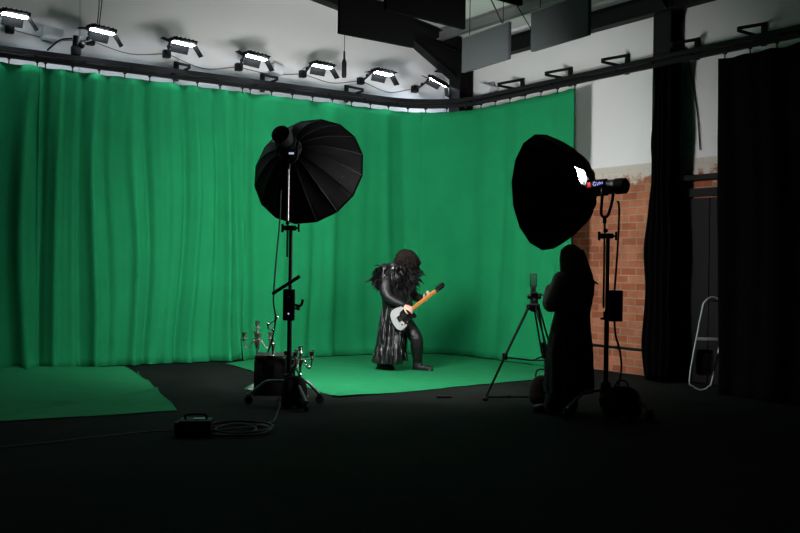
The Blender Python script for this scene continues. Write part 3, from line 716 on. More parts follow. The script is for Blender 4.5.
def candelabra(loc, h, reach, arms, label, m, rot, candles=False, foot=.12):
    o = thing('candelabra', label, 'candelabra', loc, rot, 'silver candelabras by the black case')
    MB().lathe([(0, 0), (foot, 0), (foot, .012), (foot * .85, .025), (foot * .5, .05), (foot * .22, .075), (.016, .1), (0, .1)], 24).build('foot', m, o)
    zc = h * .66
    pr = [(.0, .08), (.016, .1), (.012, .14)]; z = .16
    while z < zc - .06: pr += [(.012, z), (.021, z + .015), (.012, z + .03)]; z += .07
    pr += [(.014, zc - .03), (.03, zc), (.034, zc + .02), (.02, zc + .05), (.014, zc + .09), (.024, zc + .11), (.013, zc + .14), (.013, h - .07), (0, h - .07)]
    MB().lathe(pr, 14).build('stem', m, o)
    def cup(p, par):
        return MB().lathe([(0, 0), (.014, 0), (.01, .012), (.042, .02), (.044, .026), (.014, .03), (.018, .05), (.026, .065), (.026, .085), (.030, .09), (.030, .1), (.02, .1), (.0, .098)], 14, Matrix.Translation(p)).build('candle_cup', m, par)
    cup(Vector((0, 0, h - .1)), o)
    for k in range(arms):
        a = 2 * PI * k / arms; u = Vector((math.cos(a), math.sin(a), 0))
        P = spline([u * .02 + Vector((0, 0, zc + .01)), u * reach * .3 + Vector((0, 0, zc + .045)), u * reach * .62 + Vector((0, 0, zc - .035)), u * reach * .9 + Vector((0, 0, zc - .03)), u * reach + Vector((0, 0, zc + .04))], 6)
        ar = MB().tube(P, .0085, n=8).build('arm', m, o)
        cup(u * reach + Vector((0, 0, zc + .035)), ar)
    return o
YC1 = 10.75
p1 = W(uv(256.5, 391)[0] * YC1, YC1, 0)
candelabra(p1, zat(256.5, 321, YC1), .145, 4, 'tall silver candelabra standing left of the black case', M_PEWTER, CAMROT + .25, foot=.135)
YC2 = 10.15
p2 = W(uv(300, 391)[0] * YC2, YC2, 0)
candelabra(p2, zat(300, 346, YC2), .15, 5, 'shorter silver candelabra right of the black case, behind the stand pole', M_SILVER, CAMROT + .7, foot=.1)
# candlestick with curved branch on the case
pk = W(uv(273, 352)[0] * 10.2, 10.2, casetop + .002)
o = thing('candlestick', 'slim silver candlestick with a crooked branch standing on the black case', 'candlestick', pk, CAMROT)
MB().lathe([(0, 0), (.045, 0), (.045, .006), (.02, .014), (.018, .02), (.018, .11), (.026, .115), (.026, .128), (.012, .14), (0, .14)], 16).build('base', M_SILVER, o)
MB().tube([(0, 0, .13), (.0, 0, .27)], .006, n=8).build('stem', M_SILVER, o)
mb = MB().tube(spline([(0, 0, .26), (-.02, 0, .285), (-.05, 0, .285), (-.055, 0, .33), (-.02, 0, .355), (.02, 0, .38), (.04, 0, .41)], 5), .0085, n=8); mb.sphere((-.055, 0, .335), .02, 10, 8); mb.sphere((0, 0, .275), .018, 10, 8); mb.sphere((.04, 0, .41), .016, 10, 8); mb.build('branch', M_SILVER, o)

# small equipment box with handle
pe = fl(193, 437); o = thing('equipment_box', 'small black equipment box with top handle on the dark floor at left', 'equipment box', pe + FV * .1, CAMROT + .1)
MB().box((0, 0, .065), (.26, .2, .13), .015).build('case', M_BPLAST, o)
MB().tube(spline([(-.08, 0, .125), (-.075, 0, .165), (.075, 0, .165), (.08, 0, .125)], 4), .011, n=8).build('handle', M_BMETAL, o)
MB().box((.02, -.101, .08), (.16, .006, .06), .002).build('control_panel', mat('dark_grey_panel', (.03, .03, .032), .4), o)
MB().box((-.145, .0, .06), (.04, .14, .1), .01).build('end_bumper', M_RUBBER, o)
MB().box((.03, -.01, .134), (.1, .08, .006), .002).build('top_plate', M_CHROMED, o)
# floor cables
cable('floor_cable', [fl(-40, 452), fl(40, 444), fl(110, 436), fl(150, 432), fl(176, 431)], .012, 'black cable lying across the dark floor from the left edge to the small box', 8)
rnd = random.Random(5); cc = fl(237, 431); pts = []
for k in range(44):
    a = k / 44 * 2 * PI * 3.7; r = .19 + .05 * math.sin(k * .37) + .02 * rnd.random()
    pts.append(cc + RV * (r * 1.2 * math.cos(a) + .02 * math.sin(k * .9)) + FV * (r * 1.35 * math.sin(a)) + Vector((0, 0, .012 + .006 * (k / 44) * 3)))
pts += [fl(268, 425) + Vector((0, 0, .012)), fl(278, 412) + Vector((0, 0, .012)), fl(281, 398) + Vector((0, 0, .012))]
cable('cable_coil', pts, .010, 'loose coil of black cable on the floor before the left stand', 4)
mb = MB().box((0, 0, .011), (.16, .035, .022), .006, rot=(0, 0, CAMROT + .05)); tag(mb.build('dark_stick', M_BPLAST, None), 'short dark stick lying on the floor before the green cloth', 'stick').location = fl(444, 398)
# chrome tube frame by the black curtain
pq = W(uv(700, 389)[0] * 11.2, 11.2, 0); o = thing('chrome_frame', 'tall rounded chrome tube frame with bright crossbar beside the big black curtain', 'tube frame', pq + FV * .02, CAMROT - .15)
Hh = zat(711, 297, 11.2)
def rr(zz, x): return Vector((x, .0 + .10 * zz / Hh, zz))
lean = .13
P = [rr(.16, -.11), rr(Hh - .2, -.11 + lean), rr(Hh - .06, -.07 + lean), rr(Hh, .02 + lean), rr(Hh - .06, .12 + lean), rr(Hh - .2, .16 + lean), rr(.16, .15), rr(.05, .1), rr(.012, .02), rr(.05, -.07)]
PP = []
for i in range(len(P)):
    p0, p1, p2, p3 = P[i - 1], P[i], P[(i + 1) % len(P)], P[(i + 2) % len(P)]
    for k in range(5):
        t = k / 5; PP.append(0.5 * ((2 * p1) + (p2 - p0) * t + (2 * p0 - 5 * p1 + 4 * p2 - p3) * t * t + (3 * p1 - p0 - 3 * p2 + p3) * t ** 3) if 3 <= 9 else p1)
MB().tube(PP, .0095, n=8, closed=True).build('tube_loop', M_ALU, o)
MB().box((.085, .055, Hh * .55), (.25, .012, .035), .004).build('crossbar', M_ALU, o)
MB().box((.02 + .04, .05, Hh * .3), (.2, .015, .3), .05).build('panel', M_BPLAST, o)

# ------------------------------------------------------------------ tripod with phone
YT = 10.1; XT = uv(534, 305)[0] * YT
o = thing('tripod', 'black video tripod standing left of the woman', 'tripod', W(XT, YT, 0), CAMROT)
za = zat(534, 306, YT)
MB().lathe([(0, za - .06), (.03, za - .06), (.06, za - .03), (.065, za + .015), (.04, za + .03), (0, za + .03)], 18).build('crown', M_BMETAL, o)
feet = [Vector((-.50, -.02, 0)), Vector((.21, -.35, 0)), Vector((.25, .42, 0))]
for f in feet:
    u = f.normalized(); s_ = Vector((-u.y, u.x, 0)); top_ = u * .055 + Vector((0, 0, za - .01)); mid = u * .3 + Vector((0, 0, za * .47)); bot = f + Vector((0, 0, .03))
    mb = MB()
    for k in (-1, 1): mb.tube([top_ + s_ * .024 * k, mid.lerp(top_, -.08) + s_ * .024 * k], .010, n=8)
    mb.tube([top_.lerp(mid, .75), bot], .013, n=8); mb.box(top_, (.05, .05, .05), .008); mb.box(mid, (.055, .055, .07), .008)
    lg = mb.build('leg', M_BMETAL, o)
    MB().sphere(f + Vector((0, 0, .025)), (.035, .03, .026), 12, 8).build('foot_pad', M_RUBBER, lg)
    MB().tube([u * .30 + Vector((0, 0, za * .46)), Vector((0, 0, za * .43))], .009, n=8).build('mid_spreader', M_BMETAL, o)
    mb = MB(); mb.tube([f * .95 + Vector((0, 0, .045)), Vector((0, 0, .05))], .011, n=8); mb.box(f * .5 + Vector((0, 0, .05)), (.03, .03, .035), .005); mb.build('ground_spreader', M_BMETAL, o)
mb = MB(); mb.lathe([(0, 0), (.04, 0), (.045, .03), (.035, .05), (0, .05)], 16, Matrix.Translation((0, 0, za + .03))); mb.box((0, 0, za + .10), (.085, .07, .07), .015); mb.tube([(-.07, 0, za + .10), (.07, 0, za + .10)], .025, n=12); mb.box((0, 0, za + .135), (.07, .11, .02), .005); mb.build('fluid_head', M_BMETAL, o)
mb = MB(); mb.tube([(.05, -.02, za + .13), (.13, -.05, za + .10), (.22, -.12, za - .06)], .009, n=8); mb.tube([(.185, -.095, za + .0), (.225, -.125, za - .075)], .015, n=8); mb.build('pan_handle', M_BMETAL, o)
zc_ = za + .146
PH = -.0
c = thing('phone_camera', 'small upright phone held in a clamp on top of the tripod', 'phone', W(XT - .01, YT, zc_), CAMROT)
MB().box((0, 0, .04), (.05, .05, .05), .008).tube([(0, 0, 0), (0, 0, .03)], .016, n=10).box((0, 0, .006), (.06, .06, .012), .003).build('clamp', M_BMETAL, c)
MB().box((0, 0, .125), (.075, .012, .14), .006).build('body', M_BPLAST, c)
MB().box((0, -.007, .128), (.06, .002, .115), .001).build('screen', M_GLASSD, c)

# ------------------------------------------------------------------ people
def head_into(mb, c, q, s=1.0):
    """head at c: skull, jaw, nose, brow, lips, ears. q maps local +x = face direction, +z = up"""
    def S(p, r): mb.sphere(c + q @ Vector(p) * s, tuple(x * s for x in r), 16, 12, rot=q)
    S((-.008, 0, .025), (.098, .076, .095)); S((.03, 0, -.03), (.066, .06, .085)); S((.055, 0, -.085), (.035, .034, .028))
    S((.098, 0, -.005), (.017, .012, .03)); S((.106, 0, -.022), (.016, .016, .012)); S((.08, 0, .03), (.02, .055, .012)); S((.086, 0, -.058), (.014, .026, .010))
    for k in (-1, 1): S((.0, .078 * k, -.005), (.022, .01, .034)); S((.06, .04 * k, -.02), (.03, .026, .028))
def hand_into(mb, wrist, palm_dir, normal, curl, s=1.0, thumb_side=1, spread=.0):
    """five separate fingers bent over `normal`; thumb leaves the side of the palm"""
    d = Vector(palm_dir).normalized(); n = Vector(normal); n = (n - d * n.dot(d)).normalized(); l = n.cross(d).normalized() * thumb_side
    mb.sphere(wrist + d * .045 * s, (.048 * s, .042 * s, .017 * s), 12, 8, rot=Matrix((d, l, n)).transposed())
    mb.tube([wrist - d * .02 * s, wrist + d * .03 * s], [.026 * s, .028 * s], n=10)
    for i, (off, ln) in enumerate(((.034, .072), (.0115, .082), (-.0115, .076), (-.034, .060))):
        p = wrist + d * .08 * s + l * off * s; dirv = d.copy(); P = [p - d * .03 * s, p]
        for seg, fr in enumerate((.42, .33, .25)):
            a = curl[i if len(curl) > 1 else 0] * (1.0 if seg else .8)
            dirv = (Quaternion(l * -thumb_side, a) @ dirv).normalized() if True else dirv
            p = p + dirv * ln * fr * s; P.append(p)
        mb.tube(P, [.009 * s, .009 * s, .0085 * s, .0078 * s, .0065 * s], n=8); mb.sphere(P[-1], .0075 * s, 8, 6)
    tb = wrist + d * .025 * s + l * .035 * s
    t1 = tb + (d * .6 + l * .7 + n * .25).normalized() * .038 * s; t2 = t1 + (d * .8 + l * .2 + n * .5).normalized() * .03 * s; t3 = t2 + (d * .85 + n * .5 - l * .1).normalized() * .022 * s
    mb.tube([tb - l * .015 * s, tb, t1, t2, t3], [.014 * s, .0145 * s, .0125 * s, .011 * s, .0085 * s], n=8); mb.sphere(t3, .0085 * s, 8, 6)
def limb(mb, pts, rads, n=14):
    mb.tube(spline(pts, 6), lerp_list(rads, 6), n=n)
    for p, r in zip(pts, rads): mb.sphere(p, r * .99, 14, 10)
def shoe(mb, ankle, toe, s=1.0, h=.0):
    d = toe - ankle; d.z = 0; L = d.length; d = d.normalized(); side = Vector((-d.y, d.x, 0))
    R = Matrix((d, side, Vector((0, 0, 1)))).transposed(); z0 = 0
    a = Vector((ankle.x, ankle.y, 0))
    mb.sphere(a + d * (L * .55) + Vector((0, 0, .045)), (.14 * s, .047 * s, .045), 16, 10, rot=R)
    mb.sphere(a + d * (L * .85) + Vector((0, 0, .042)), (.075 * s, .05 * s, .04), 16, 10, rot=R)
    mb.sphere(a + d * (-.01) + Vector((0, 0, .05)), (.065 * s, .043 * s, .05), 16, 10, rot=R)
    mb.box(a + d * (L * .45) + Vector((0, 0, .014)), (L * 1.15 + .1, .085 * s, .026), .012, rot=R)
    limb(mb, [ankle + Vector((0, 0, .06)), a + d * .02 + Vector((0, 0, .05))], [.055 * s, .055 * s])

# --- guitarist (all joints: image-plane position at the figure's depth + depth offset)
YM = 12.95; XM = uv(400, 369)[0] * YM
man = thing('person', 'guitarist in long shiny black coat with feathered shoulders, standing bowed over a guitar', 'person', W(XM, YM, 0), CAMROT, None)
SM = YM / F_PX
def pm_(px, py, d=0.0):
    a, b = uv(px, py); return Vector((a * YM - XM, d, CAMH - b * YM))
zf = pm_(400, 369).z   # floor offset correction
def J(px, py, d=0.0):
    v = pm_(px, py, d); return Vector((v.x, v.y, max(.0, v.z - zf)))
FM = Vector((.75, -.66, 0)).normalized(); LM = Vector((.66, .75, 0)).normalized()
pel = J(396, 315); hipR = pel - LM * .09 + Vector((0, 0, -.02)); hipL = pel + LM * .09 + Vector((0, 0, -.02))
kneeR = J(386, 342, -.03); ankR = J(381.5, 363, .03); ankR.z = .10; toeR = ankR + FM * .17
kneeL = J(416, 337, -.10); ankL = J(417.5, 362, -.02); ankL.z = .10; toeL = ankL + Vector((.86, -.45, 0)).normalized() * .17
ches = J(395, 285, -.02); nek = J(399, 266, -.05); hd = J(405.5, 260, -.09)
shR = J(385.5, 269.5, -.15); shL = J(408, 270, .12)
elR = J(387, 292.5, -.27); wrR = J(404, 303.5, -.34); elL = J(412.5, 293, .16); wrL = J(425.3, 298.5, -.05)
mb = MB()
limb(mb, [pel, J(395, 302, -.01), ches, J(396, 271, -.03)], [.135, .125, .145, .11]); limb(mb, [J(396, 271, -.03), nek, hd], [.085, .055, .055])
limb(mb, [shR, shL], [.07, .07]); limb(mb, [hipL, hipR], [.1, .1])
limb(mb, [shR, elR, wrR], [.058, .043, .027]); limb(mb, [shL, elL, wrL], [.058, .043, .027])
limb(mb, [hipR, kneeR, ankR], [.09, .058, .04]); limb(mb, [hipL, kneeL, ankL], [.09, .058, .04])
for a_, t_ in ((ankR, toeR), (ankL, toeL)): limb(mb, [a_, Vector((a_.x, a_.y, .045)) + (t_ - a_) * .5, Vector((t_.x, t_.y, .035))], [.04, .036, .026])
fdir = (FM * .62 + Vector((0, 0, -.78))).normalized(); sidev = LM
qh = Matrix((fdir, sidev, fdir.cross(sidev))).transposed()
if (qh @ Vector((0, 0, 1))).z < 0: qh = Matrix((fdir, -sidev, fdir.cross(-sidev))).transposed()
head_into(mb, hd, qh)
# hands: right picks over the strings, left wraps the neck
gdir = (J(440, 285.5, .03) - J(403, 312, -.33)).normalized()
hand_into(mb, wrR, (J(410.5, 306.5, -.36) - wrR), -FM + Vector((0, 0, -.2)), [.35, .4, .45, .5], 1.0, 1)
hand_into(mb, wrL, (J(430, 292.5, -.12) - wrL), -FM, [.55, .6, .65, .7], 1.0, -1)
body = fuse(mb, .0055, 'body', M_SKIN, man, 3)
mb = MB()
for k in (-1, 1): mb.sphere(hd + qh @ Vector((.082, .032 * k, .005)), .013, 10, 8)
mb.build('eyes', M_EYE, man)
# trousers and boots
mb = MB(); limb(mb, [hipR, kneeR, ankR], [.115, .085, .055]); limb(mb, [hipL, kneeL, ankL], [.12, .092, .055])
limb(mb, [pel + Vector((0, 0, .08)), pel + Vector((0, 0, -.04))], [.155, .15]); fuse(mb, .012, 'trousers', M_LEATHER, man, 4)
for a_, t_, kn in ((ankR, toeR, kneeR), (ankL, toeL, kneeL)):
    mb = MB(); shoe(mb, a_, t_, 1.05); up_ = a_.lerp(kn, .72); limb(mb, [Vector((a_.x, a_.y, .06)), a_ + Vector((0, 0, .06)), up_], [.062, .066, .088])
    bt = fuse(mb, .009, 'boot', M_LEATHER, man, 2)
    mb = MB(); dd = (t_ - a_); dd.z = 0; dd.normalize(); sd = Vector((-dd.y, dd.x, 0))
    for k in range(5):
        c_ = a_.lerp(up_, -.05 + k * .2) + dd * (.064 + .004 * k); mb.tube([c_ - sd * .035 - dd * .012, c_ + dd * .006, c_ + sd * .035 - dd * .012], .005, n=6)
    mb.build('laces', M_GBLK, bt)
# coat: lofted shell, open towards the front, flaring to the hem
def coat(rings, gap, n, ripple, seed, fwd, thick, name, m, parent, extra=None, ripn=9):
    """rings: (centre, half extents (rx, ry), gap fraction 0..1, ripple amp)"""
    base = math.atan2(fwd.y, fwd.x); rows = []
    for c_, rx, ry, g, rp in rings:
        row = []
        for i in range(n + 1):
            a = base + g * gap + (2 * PI - 2 * g * gap) * i / n
            k = 1 + rp * (math.sin(a * ripn + 1.3 * math.sin(c_.z * 3 + seed)) * .6 + math.sin(a * (ripn * 1.7) + seed + c_.z * 2) * .4) + .05 * mnoise.noise(Vector((a * 2, c_.z * 6, seed)))
            row.append(c_ + Vector((rx * k * math.cos(a), ry * k * math.sin(a), 0)))
        rows.append(row)
    mb = MB(); mb.grid(rows); 
    if extra: extra(mb)
    o = mb.build(name, m, parent, angle=180); sm = o.modifiers.new('thick', 'SOLIDIFY'); sm.thickness = thick; sm.offset = 0; return o
R = []
for px0, px1, py, d, ry, g, rp in ((391, 404, 261, -.05, .10, .35, .0), (383, 411, 265.5, -.04, .19, .25, .02), (380.5, 412, 277, -.03, .21, .15, .03), (382, 411, 287, -.02, .19, .1, .05), (383, 409, 298, -.01, .17, .15, .06), (383, 408, 307, .0, .165, .3, .05),
                                 (381, 408, 316, .0, .19, .6, .06), (379, 408.5, 328, .0, .22, .8, .08), (377.5, 409, 340, .0, .245, .9, .10), (375, 410.5, 350, .0, .265, .95, .11), (373.5, 411, 357, .0, .28, 1.0, .12), (372.5, 411, 361, .0, .285, 1.0, .12)):
    a, b = J(px0, py, d), J(px1, py, d); R.append(((a + b) / 2, (b - a).x / 2, ry, g, rp))
RR = []
for i in range(len(R) - 1):
    for k in range(4):
        t = k / 4; RR.append(tuple((R[i][j] * (1 - t) + R[i + 1][j] * t) for j in range(5)))
RR.append(R[-1])
coat(RR, RAD(42), 72, .1, 2.0, (FM + LM * .55), .006, 'coat', M_VINYL, man)
mb = MB()
limb(mb, [shR, elR, wrR - (wrR - elR).normalized() * .03], [.105, .082, .05]); limb(mb, [shL, elL, wrL - (wrL - elL).normalized() * .03], [.098, .072, .048])
fuse(mb, .011, 'sleeves', M_LEATHER, man, 3)
rnd = random.Random(11); mb = MB()
for k in range(800):
    side = -1 if rnd.random() < .55 else 1
    sh = shR if side < 0 else shL
    if rnd.random() < .5: base_ = shR.lerp(shL, rnd.uniform(.05, .95)) + FM * rnd.uniform(-.1, .13) + Vector((0, 0, rnd.uniform(-.12, .07)))
    else: base_ = sh + Vector((rnd.gauss(0, .045), rnd.gauss(0, .045), rnd.uniform(-.2, .055)))
    out = (base_ - ches); out.z = 0; out = out.normalized() if out.length > .01 else FM
    dr = (out * rnd.uniform(.5, 1.1) + Vector((rnd.uniform(-.3, .3), rnd.uniform(-.3, .3), rnd.uniform(-1.1, .25)))).normalized(); ln = rnd.uniform(.06, .14)
    p0 = base_ + out * .03; p1 = p0 + dr * ln * .5 + Vector((0, 0, .006)); p2 = p0 + dr * ln + Vector((0, 0, -.02))
    w = rnd.uniform(.009, .017); mb.tube([p0, p1, p2], [(w * .6, .003), (w, .003), (.001, .001)], n=6)
for k in range(330):
    c_, rx, ry, g, rp = RR[rnd.randint(3, 11)]; a = rnd.uniform(RAD(-100), RAD(-10)) if rnd.random() < .3 else rnd.uniform(0, 2 * PI)
    u = Vector((math.cos(a), math.sin(a), 0)); p0 = c_ + Vector((rx * 1.04 * u.x, ry * 1.04 * u.y, rnd.uniform(-.02, .02))); ln = rnd.uniform(.06, .12)
    dr = (u * rnd.uniform(.15, .6) + Vector((rnd.uniform(-.35, .35), rnd.uniform(-.35, .35), -1))).normalized(); w = rnd.uniform(.009, .016)
    if abs(p0.x - shR.x) < .2 and rnd.random() < .35: continue
    mb.tube([p0, p0 + dr * ln * .5 + u * .012, p0 + dr * ln], [(w * .6, .003), (w, .003), (.001, .001)], n=6)
fe = mb.build('feather_collar', M_FEATHER, man); fe['kind'] = 'stuff'
# glossy crinkled strips over the coat skirt
mb = MB(); rnd = random.Random(21)
for k in range(95):
    a = rnd.uniform(RAD(140), RAD(330)); zi = rnd.uniform(0, 1); idx = 16 + int(zi * (len(RR) - 24)); c_, rx, ry, g, rp = RR[idx]; L_ = rnd.randint(3, 7)
    P = []
    for j in range(L_):
        c2, rx2, ry2, _, _ = RR[min(idx + j, len(RR) - 1)]; k2 = 1.06 + .03 * math.sin(a * 9 + j)
        P.append(c2 + Vector((rx2 * k2 * math.cos(a + .01 * j), ry2 * k2 * math.sin(a + .01 * j), 0)))
    mb.tube(P, [(.004, .013)] * L_, n=6)
st = mb.build('coat_fringe', M_VINYL, man); st['kind'] = 'stuff'
# hair: bushy bob falling over the face
mb = MB(); mb.sphere(hd + Vector((.0, 0, .035)), (.14, .14, .13), 20, 14); mb.sphere(hd + Vector((.06, -.02, -.03)), (.105, .11, .10), 16, 12); mb.sphere(hd + Vector((-.035, 0, .0)), (.11, .12, .12), 16, 12)
rnd = random.Random(3)
for k in range(340):
    a = rnd.uniform(0, 2 * PI); e = rnd.uniform(.0, 1.35); u = Vector((math.cos(a) * math.cos(e), math.sin(a) * math.cos(e), math.sin(e)))
    p = hd + Vector((.012, 0, .035)) + Vector((u.x * .135, u.y * .135, u.z * .12)); o2 = Vector((u.x, u.y, 0)); P = [p]
    ln = rnd.uniform(.09, .17) if u.x > -.1 else rnd.uniform(.07, .12)
    for j in range(3):
        p = p + (o2 * .28 * (1 - j * .35) + Vector((rnd.uniform(-.6, .6), rnd.uniform(-.6, .6), -.8))) * ln / 3; P.append(p)
    mb.tube(P, [.014, .013, .010, .003], n=6)
hair = mb.build('hair', M_HAIRB, man)
# --- guitar
gO = J(402.5, 312.5, -.335); gH = J(440.5, 285.5, .0)
gx = (gH - gO).normalized(); gz = (FM + Vector((0, 0, .18))); gz = (gz - gx * gz.dot(gx)).normalized(); gy = gz.cross(gx).normalized()
Mg = (man.matrix_basis if False else Matrix.Translation(man.location) @ Matrix.Rotation(CAMROT, 4, 'Z')) @ Matrix.Translation(gO) @ Matrix((gx, gy, gz)).transposed().to_4x4()
gt = thing('electric_guitar', 'silver and black electric guitar with orange maple neck held by the guitarist', 'guitar', (0, 0, 0)); gt.matrix_world = Mg
GL = (gH - gO).length
outline = [(.20, .030), (.225, .085), (.24, .125), (.215, .135), (.17, .115), (.10, .105), (.03, .12), (-.05, .145), (-.12, .150), (-.17, .12), (-.195, .06), (-.20, 0), (-.195, -.06), (-.175, -.12), (-.13, -.155), (-.06, -.155), (.01, -.13), (.06, -.115), (.11, -.12), (.155, -.135), (.175, -.115), (.165, -.07), (.15, -.03)]
ol = [p.xy[:] for p in spline([Vector((x, y, 0)) for x, y in outline] , 3)]
MB().prism(ol, -.022, .022, None, .006).build('body', M_GBLK, gt, angle=30)
pgo = [(.10, .100), (.03, .116), (-.05, .140), (-.12, .145), (-.166, .116), (-.19, .06), (-.195, 0), (-.19, -.06), (-.17, -.116), (-.13, -.15), (-.06, -.15), (-.02, -.135), (-.05, -.08), (-.07, .0), (-.03, .06), (.04, .07)]
MB().prism([p.xy[:] for p in spline([Vector((x, y, 0)) for x, y in pgo], 3)], .0225, .026).build('silver_top', M_GBODY, gt, angle=30)
nl = GL - .11
nk = MB().box(((.13 + nl) / 2, 0, .022), (nl - .13, .048, .026), .007).build('neck', M_MAPLE, gt)
mb = MB()
for k in range(18):
    x = nl - (nl - (-.08)) * (1 - 2 ** (-(k + 1) / 12.)); mb.box((x, 0, .036), (.002, .046, .002))
mb.build('frets', M_CHROME, nk)
MB().prism([(nl - .005, -.024), (nl + .03, -.034), (nl + .15, -.03), (nl + .175, .0), (nl + .16, .04), (nl + .12, .03), (nl + .04, .034), (nl - .005, .024)], .005, .022, None, .003).build('headstock', M_GBLK, gt, angle=30)
for k in range(6): 
    mb = MB().lathe([(.006, 0), (.009, .004), (.009, .012), (0, .014)], 10, Matrix.Translation((nl + .035 + k * .019, .01, .022))); mb.tube([(nl + .035 + k * .019, .028, .014), (nl + .035 + k * .019, .052, .014)], .005, n=6); mb.box((nl + .035 + k * .019, .056, .014), (.008, .012, .016), .003); mb.build('tuner', M_CHROME, gt)
for x in (.09, .035, -.02): MB().box((x, 0, .03), (.022, .075, .012), .006).build('pickup', M_CHROME if x < 0 else M_BPLAST, gt)
MB().box((-.09, 0, .031), (.05, .08, .012), .004).build('bridge', M_CHROME, gt)
for x, y in ((-.09, -.085), (-.045, -.105), (-.0, -.112)): MB().lathe([(0, 0), (.012, 0), (.010, .014), (0, .015)], 12, Matrix.Translation((x, y, .024))).build('control_knob', M_CHROME, gt)
mb = MB()
for k in range(6): y = (k - 2.5) * .007; mb.tube([(-.09, y * 1.4, .042), (nl + .04, y, .040)], .0009, n=4)
mb.build('strings', M_CHROME, gt)
ww = Matrix(Mg)
inv = ww.inverted(); mm = Matrix.Translation(man.location) @ Matrix.Rotation(CAMROT, 4, 'Z')
def to_g(p): return inv @ (mm @ p)
MB().tube(spline([to_g(gO + gx * .2 + gy * .12), to_g(J(409, 292, -.22)), to_g(shL + Vector((-.02, -.05, .085))), to_g(J(393, 273, .12)), to_g(J(386, 292, .1)), to_g(J(392, 308, -.18)), to_g(gO - gx * .19)], 6), [(.02, .003)] * 37, n=6).build('strap', M_GBLK, gt)

# --- woman with long hair, seen from behind
YW = 9.35; XW = uv(567, 412)[0] * YW
wom = thing('person', 'person with long hair in a long dark coat, standing with back turned beside the tripod', 'person', W(XW, YW, 0), CAMROT)
zw = CAMH - uv(567, 412)[1] * YW
def K(px, py, d=0.0):
    a, b = uv(px, py); return Vector((a * YW - XW, d, max(0, CAMH - b * YW - zw)))
FW = Vector((-.62, .78, 0)).normalized(); LW = Vector((-.78, -.62, 0)).normalized()
pel = K(569, 326); ches = K(572, 290, .0); nek = K(573, 271); hd = K(571.5, 257.5, .02)
shR = K(586.5, 279, .11); shL = K(559.5, 279, -.10)
elL = K(550, 303, -.06); wrL = K(553, 288, .15); elR = K(588, 304, .26); wrR = K(572, 296, .38)
hipL = pel + LW * .085; hipR = pel - LW * .085
kneeL = K(560, 366, .02); ankL = K(553, 403, -.05); ankL.z = .09; kneeR = K(571, 366, .08); ankR = K(570, 402, .1); ankR.z = .09
toeL = ankL + Vector((-.95, .3, 0)).normalized() * .15; toeR = ankR + FW * .15
mb = MB()
limb(mb, [pel, K(570, 308), ches, K(573, 279)], [.13, .11, .125, .09]); limb(mb, [K(573, 279), nek, hd], [.075, .048, .05]); limb(mb, [shL, shR], [.06, .06]); limb(mb, [hipL, hipR], [.095, .095])
limb(mb, [shL, elL, wrL], [.05, .039, .025]); limb(mb, [shR, elR, wrR], [.05, .039, .025]); limb(mb, [hipL, kneeL, ankL], [.085, .055, .037]); limb(mb, [hipR, kneeR, ankR], [.085, .055, .037])
for a_, t_ in ((ankR, toeR), (ankL, toeL)): limb(mb, [a_, Vector((a_.x, a_.y, .045)) + (t_ - a_) * .5, Vector((t_.x, t_.y, .035))], [.037, .033, .024])
fd = (FW + Vector((-.1, 0, -.12))).normalized(); sd = Vector((-fd.y, fd.x, 0)).normalized(); qw = Matrix((fd, sd, fd.cross(sd))).transposed()
head_into(mb, hd, qw, .97)
hand_into(mb, wrL, Vector((.25, .55, .4)), Vector((.5, -.3, -.4)), [.45, .5, .5, .55], .93, 1); hand_into(mb, wrR, Vector((-.8, .25, .25)), Vector((0, -.7, -.3)), [.45, .5, .5, .55], .93, -1)
fuse(mb, .0065, 'body', M_SKIN, wom, 3)
mb = MB()
for k in (-1, 1): mb.sphere(hd + qw @ Vector((.08, .031 * k, .005)), .0125, 10, 8)
mb.build('eyes', M_EYE, wom)
mb = MB(); limb(mb, [hipL, kneeL, ankL + Vector((0, 0, -.02))], [.11, .095, .10]); limb(mb, [hipR, kneeR, ankR + Vector((0, 0, -.02))], [.11, .095, .10]); limb(mb, [pel + Vector((0, 0, .1)), pel], [.145, .14]); fuse(mb, .014, 'trousers', M_TROUS, wom, 3)
for a_, t_ in ((ankL, toeL), (ankR, toeR)):
    mb = MB(); shoe(mb, a_, t_, .95); fuse(mb, .010, 'shoe', M_LEATHER, wom, 2)
R = []
for px0, px1, py, d, ry, g, rp in ((564, 583, 271, .0, .09, .1, 0), (557, 592, 276, .0, .15, .05, .01), (554, 594, 283, .0, .17, .03, .02), (554, 592.5, 294, .0, .17, .03, .03), (555.5, 590.5, 305, .0, .16, .03, .03), (555, 589, 314, .0, .155, .03, .03),
                                 (552, 590, 324, .0, .175, .05, .04), (549.5, 591, 338, .0, .195, .06, .05), (547.5, 592.5, 354, .0, .21, .08, .06), (546, 593.5, 370, .0, .22, .1, .06), (545.5, 593, 384, .0, .225, .12, .06), (546, 592, 391, .0, .225, .12, .06)):
    a, b = K(px0, py, d), K(px1, py, d); R.append(((a + b) / 2, (b - a).x / 2, ry, g, rp))
RR = []
for i in range(len(R) - 1):
    for k in range(4):
        t = k / 4; RR.append(tuple((R[i][j] * (1 - t) + R[i + 1][j] * t) for j in range(5)))
RR.append(R[-1])
coat(RR, RAD(40), 64, .06, 5.0, FW, .012, 'coat', M_COATW, wom, ripn=7)
mb = MB(); limb(mb, [shL, elL, wrL - (wrL - elL).normalized() * .02], [.085, .082, .058]); limb(mb, [shR, elR, wrR - (wrR - elR).normalized() * .02], [.085, .08, .058]); fuse(mb, .012, 'sleeves', M_SLEEVE, wom, 3)
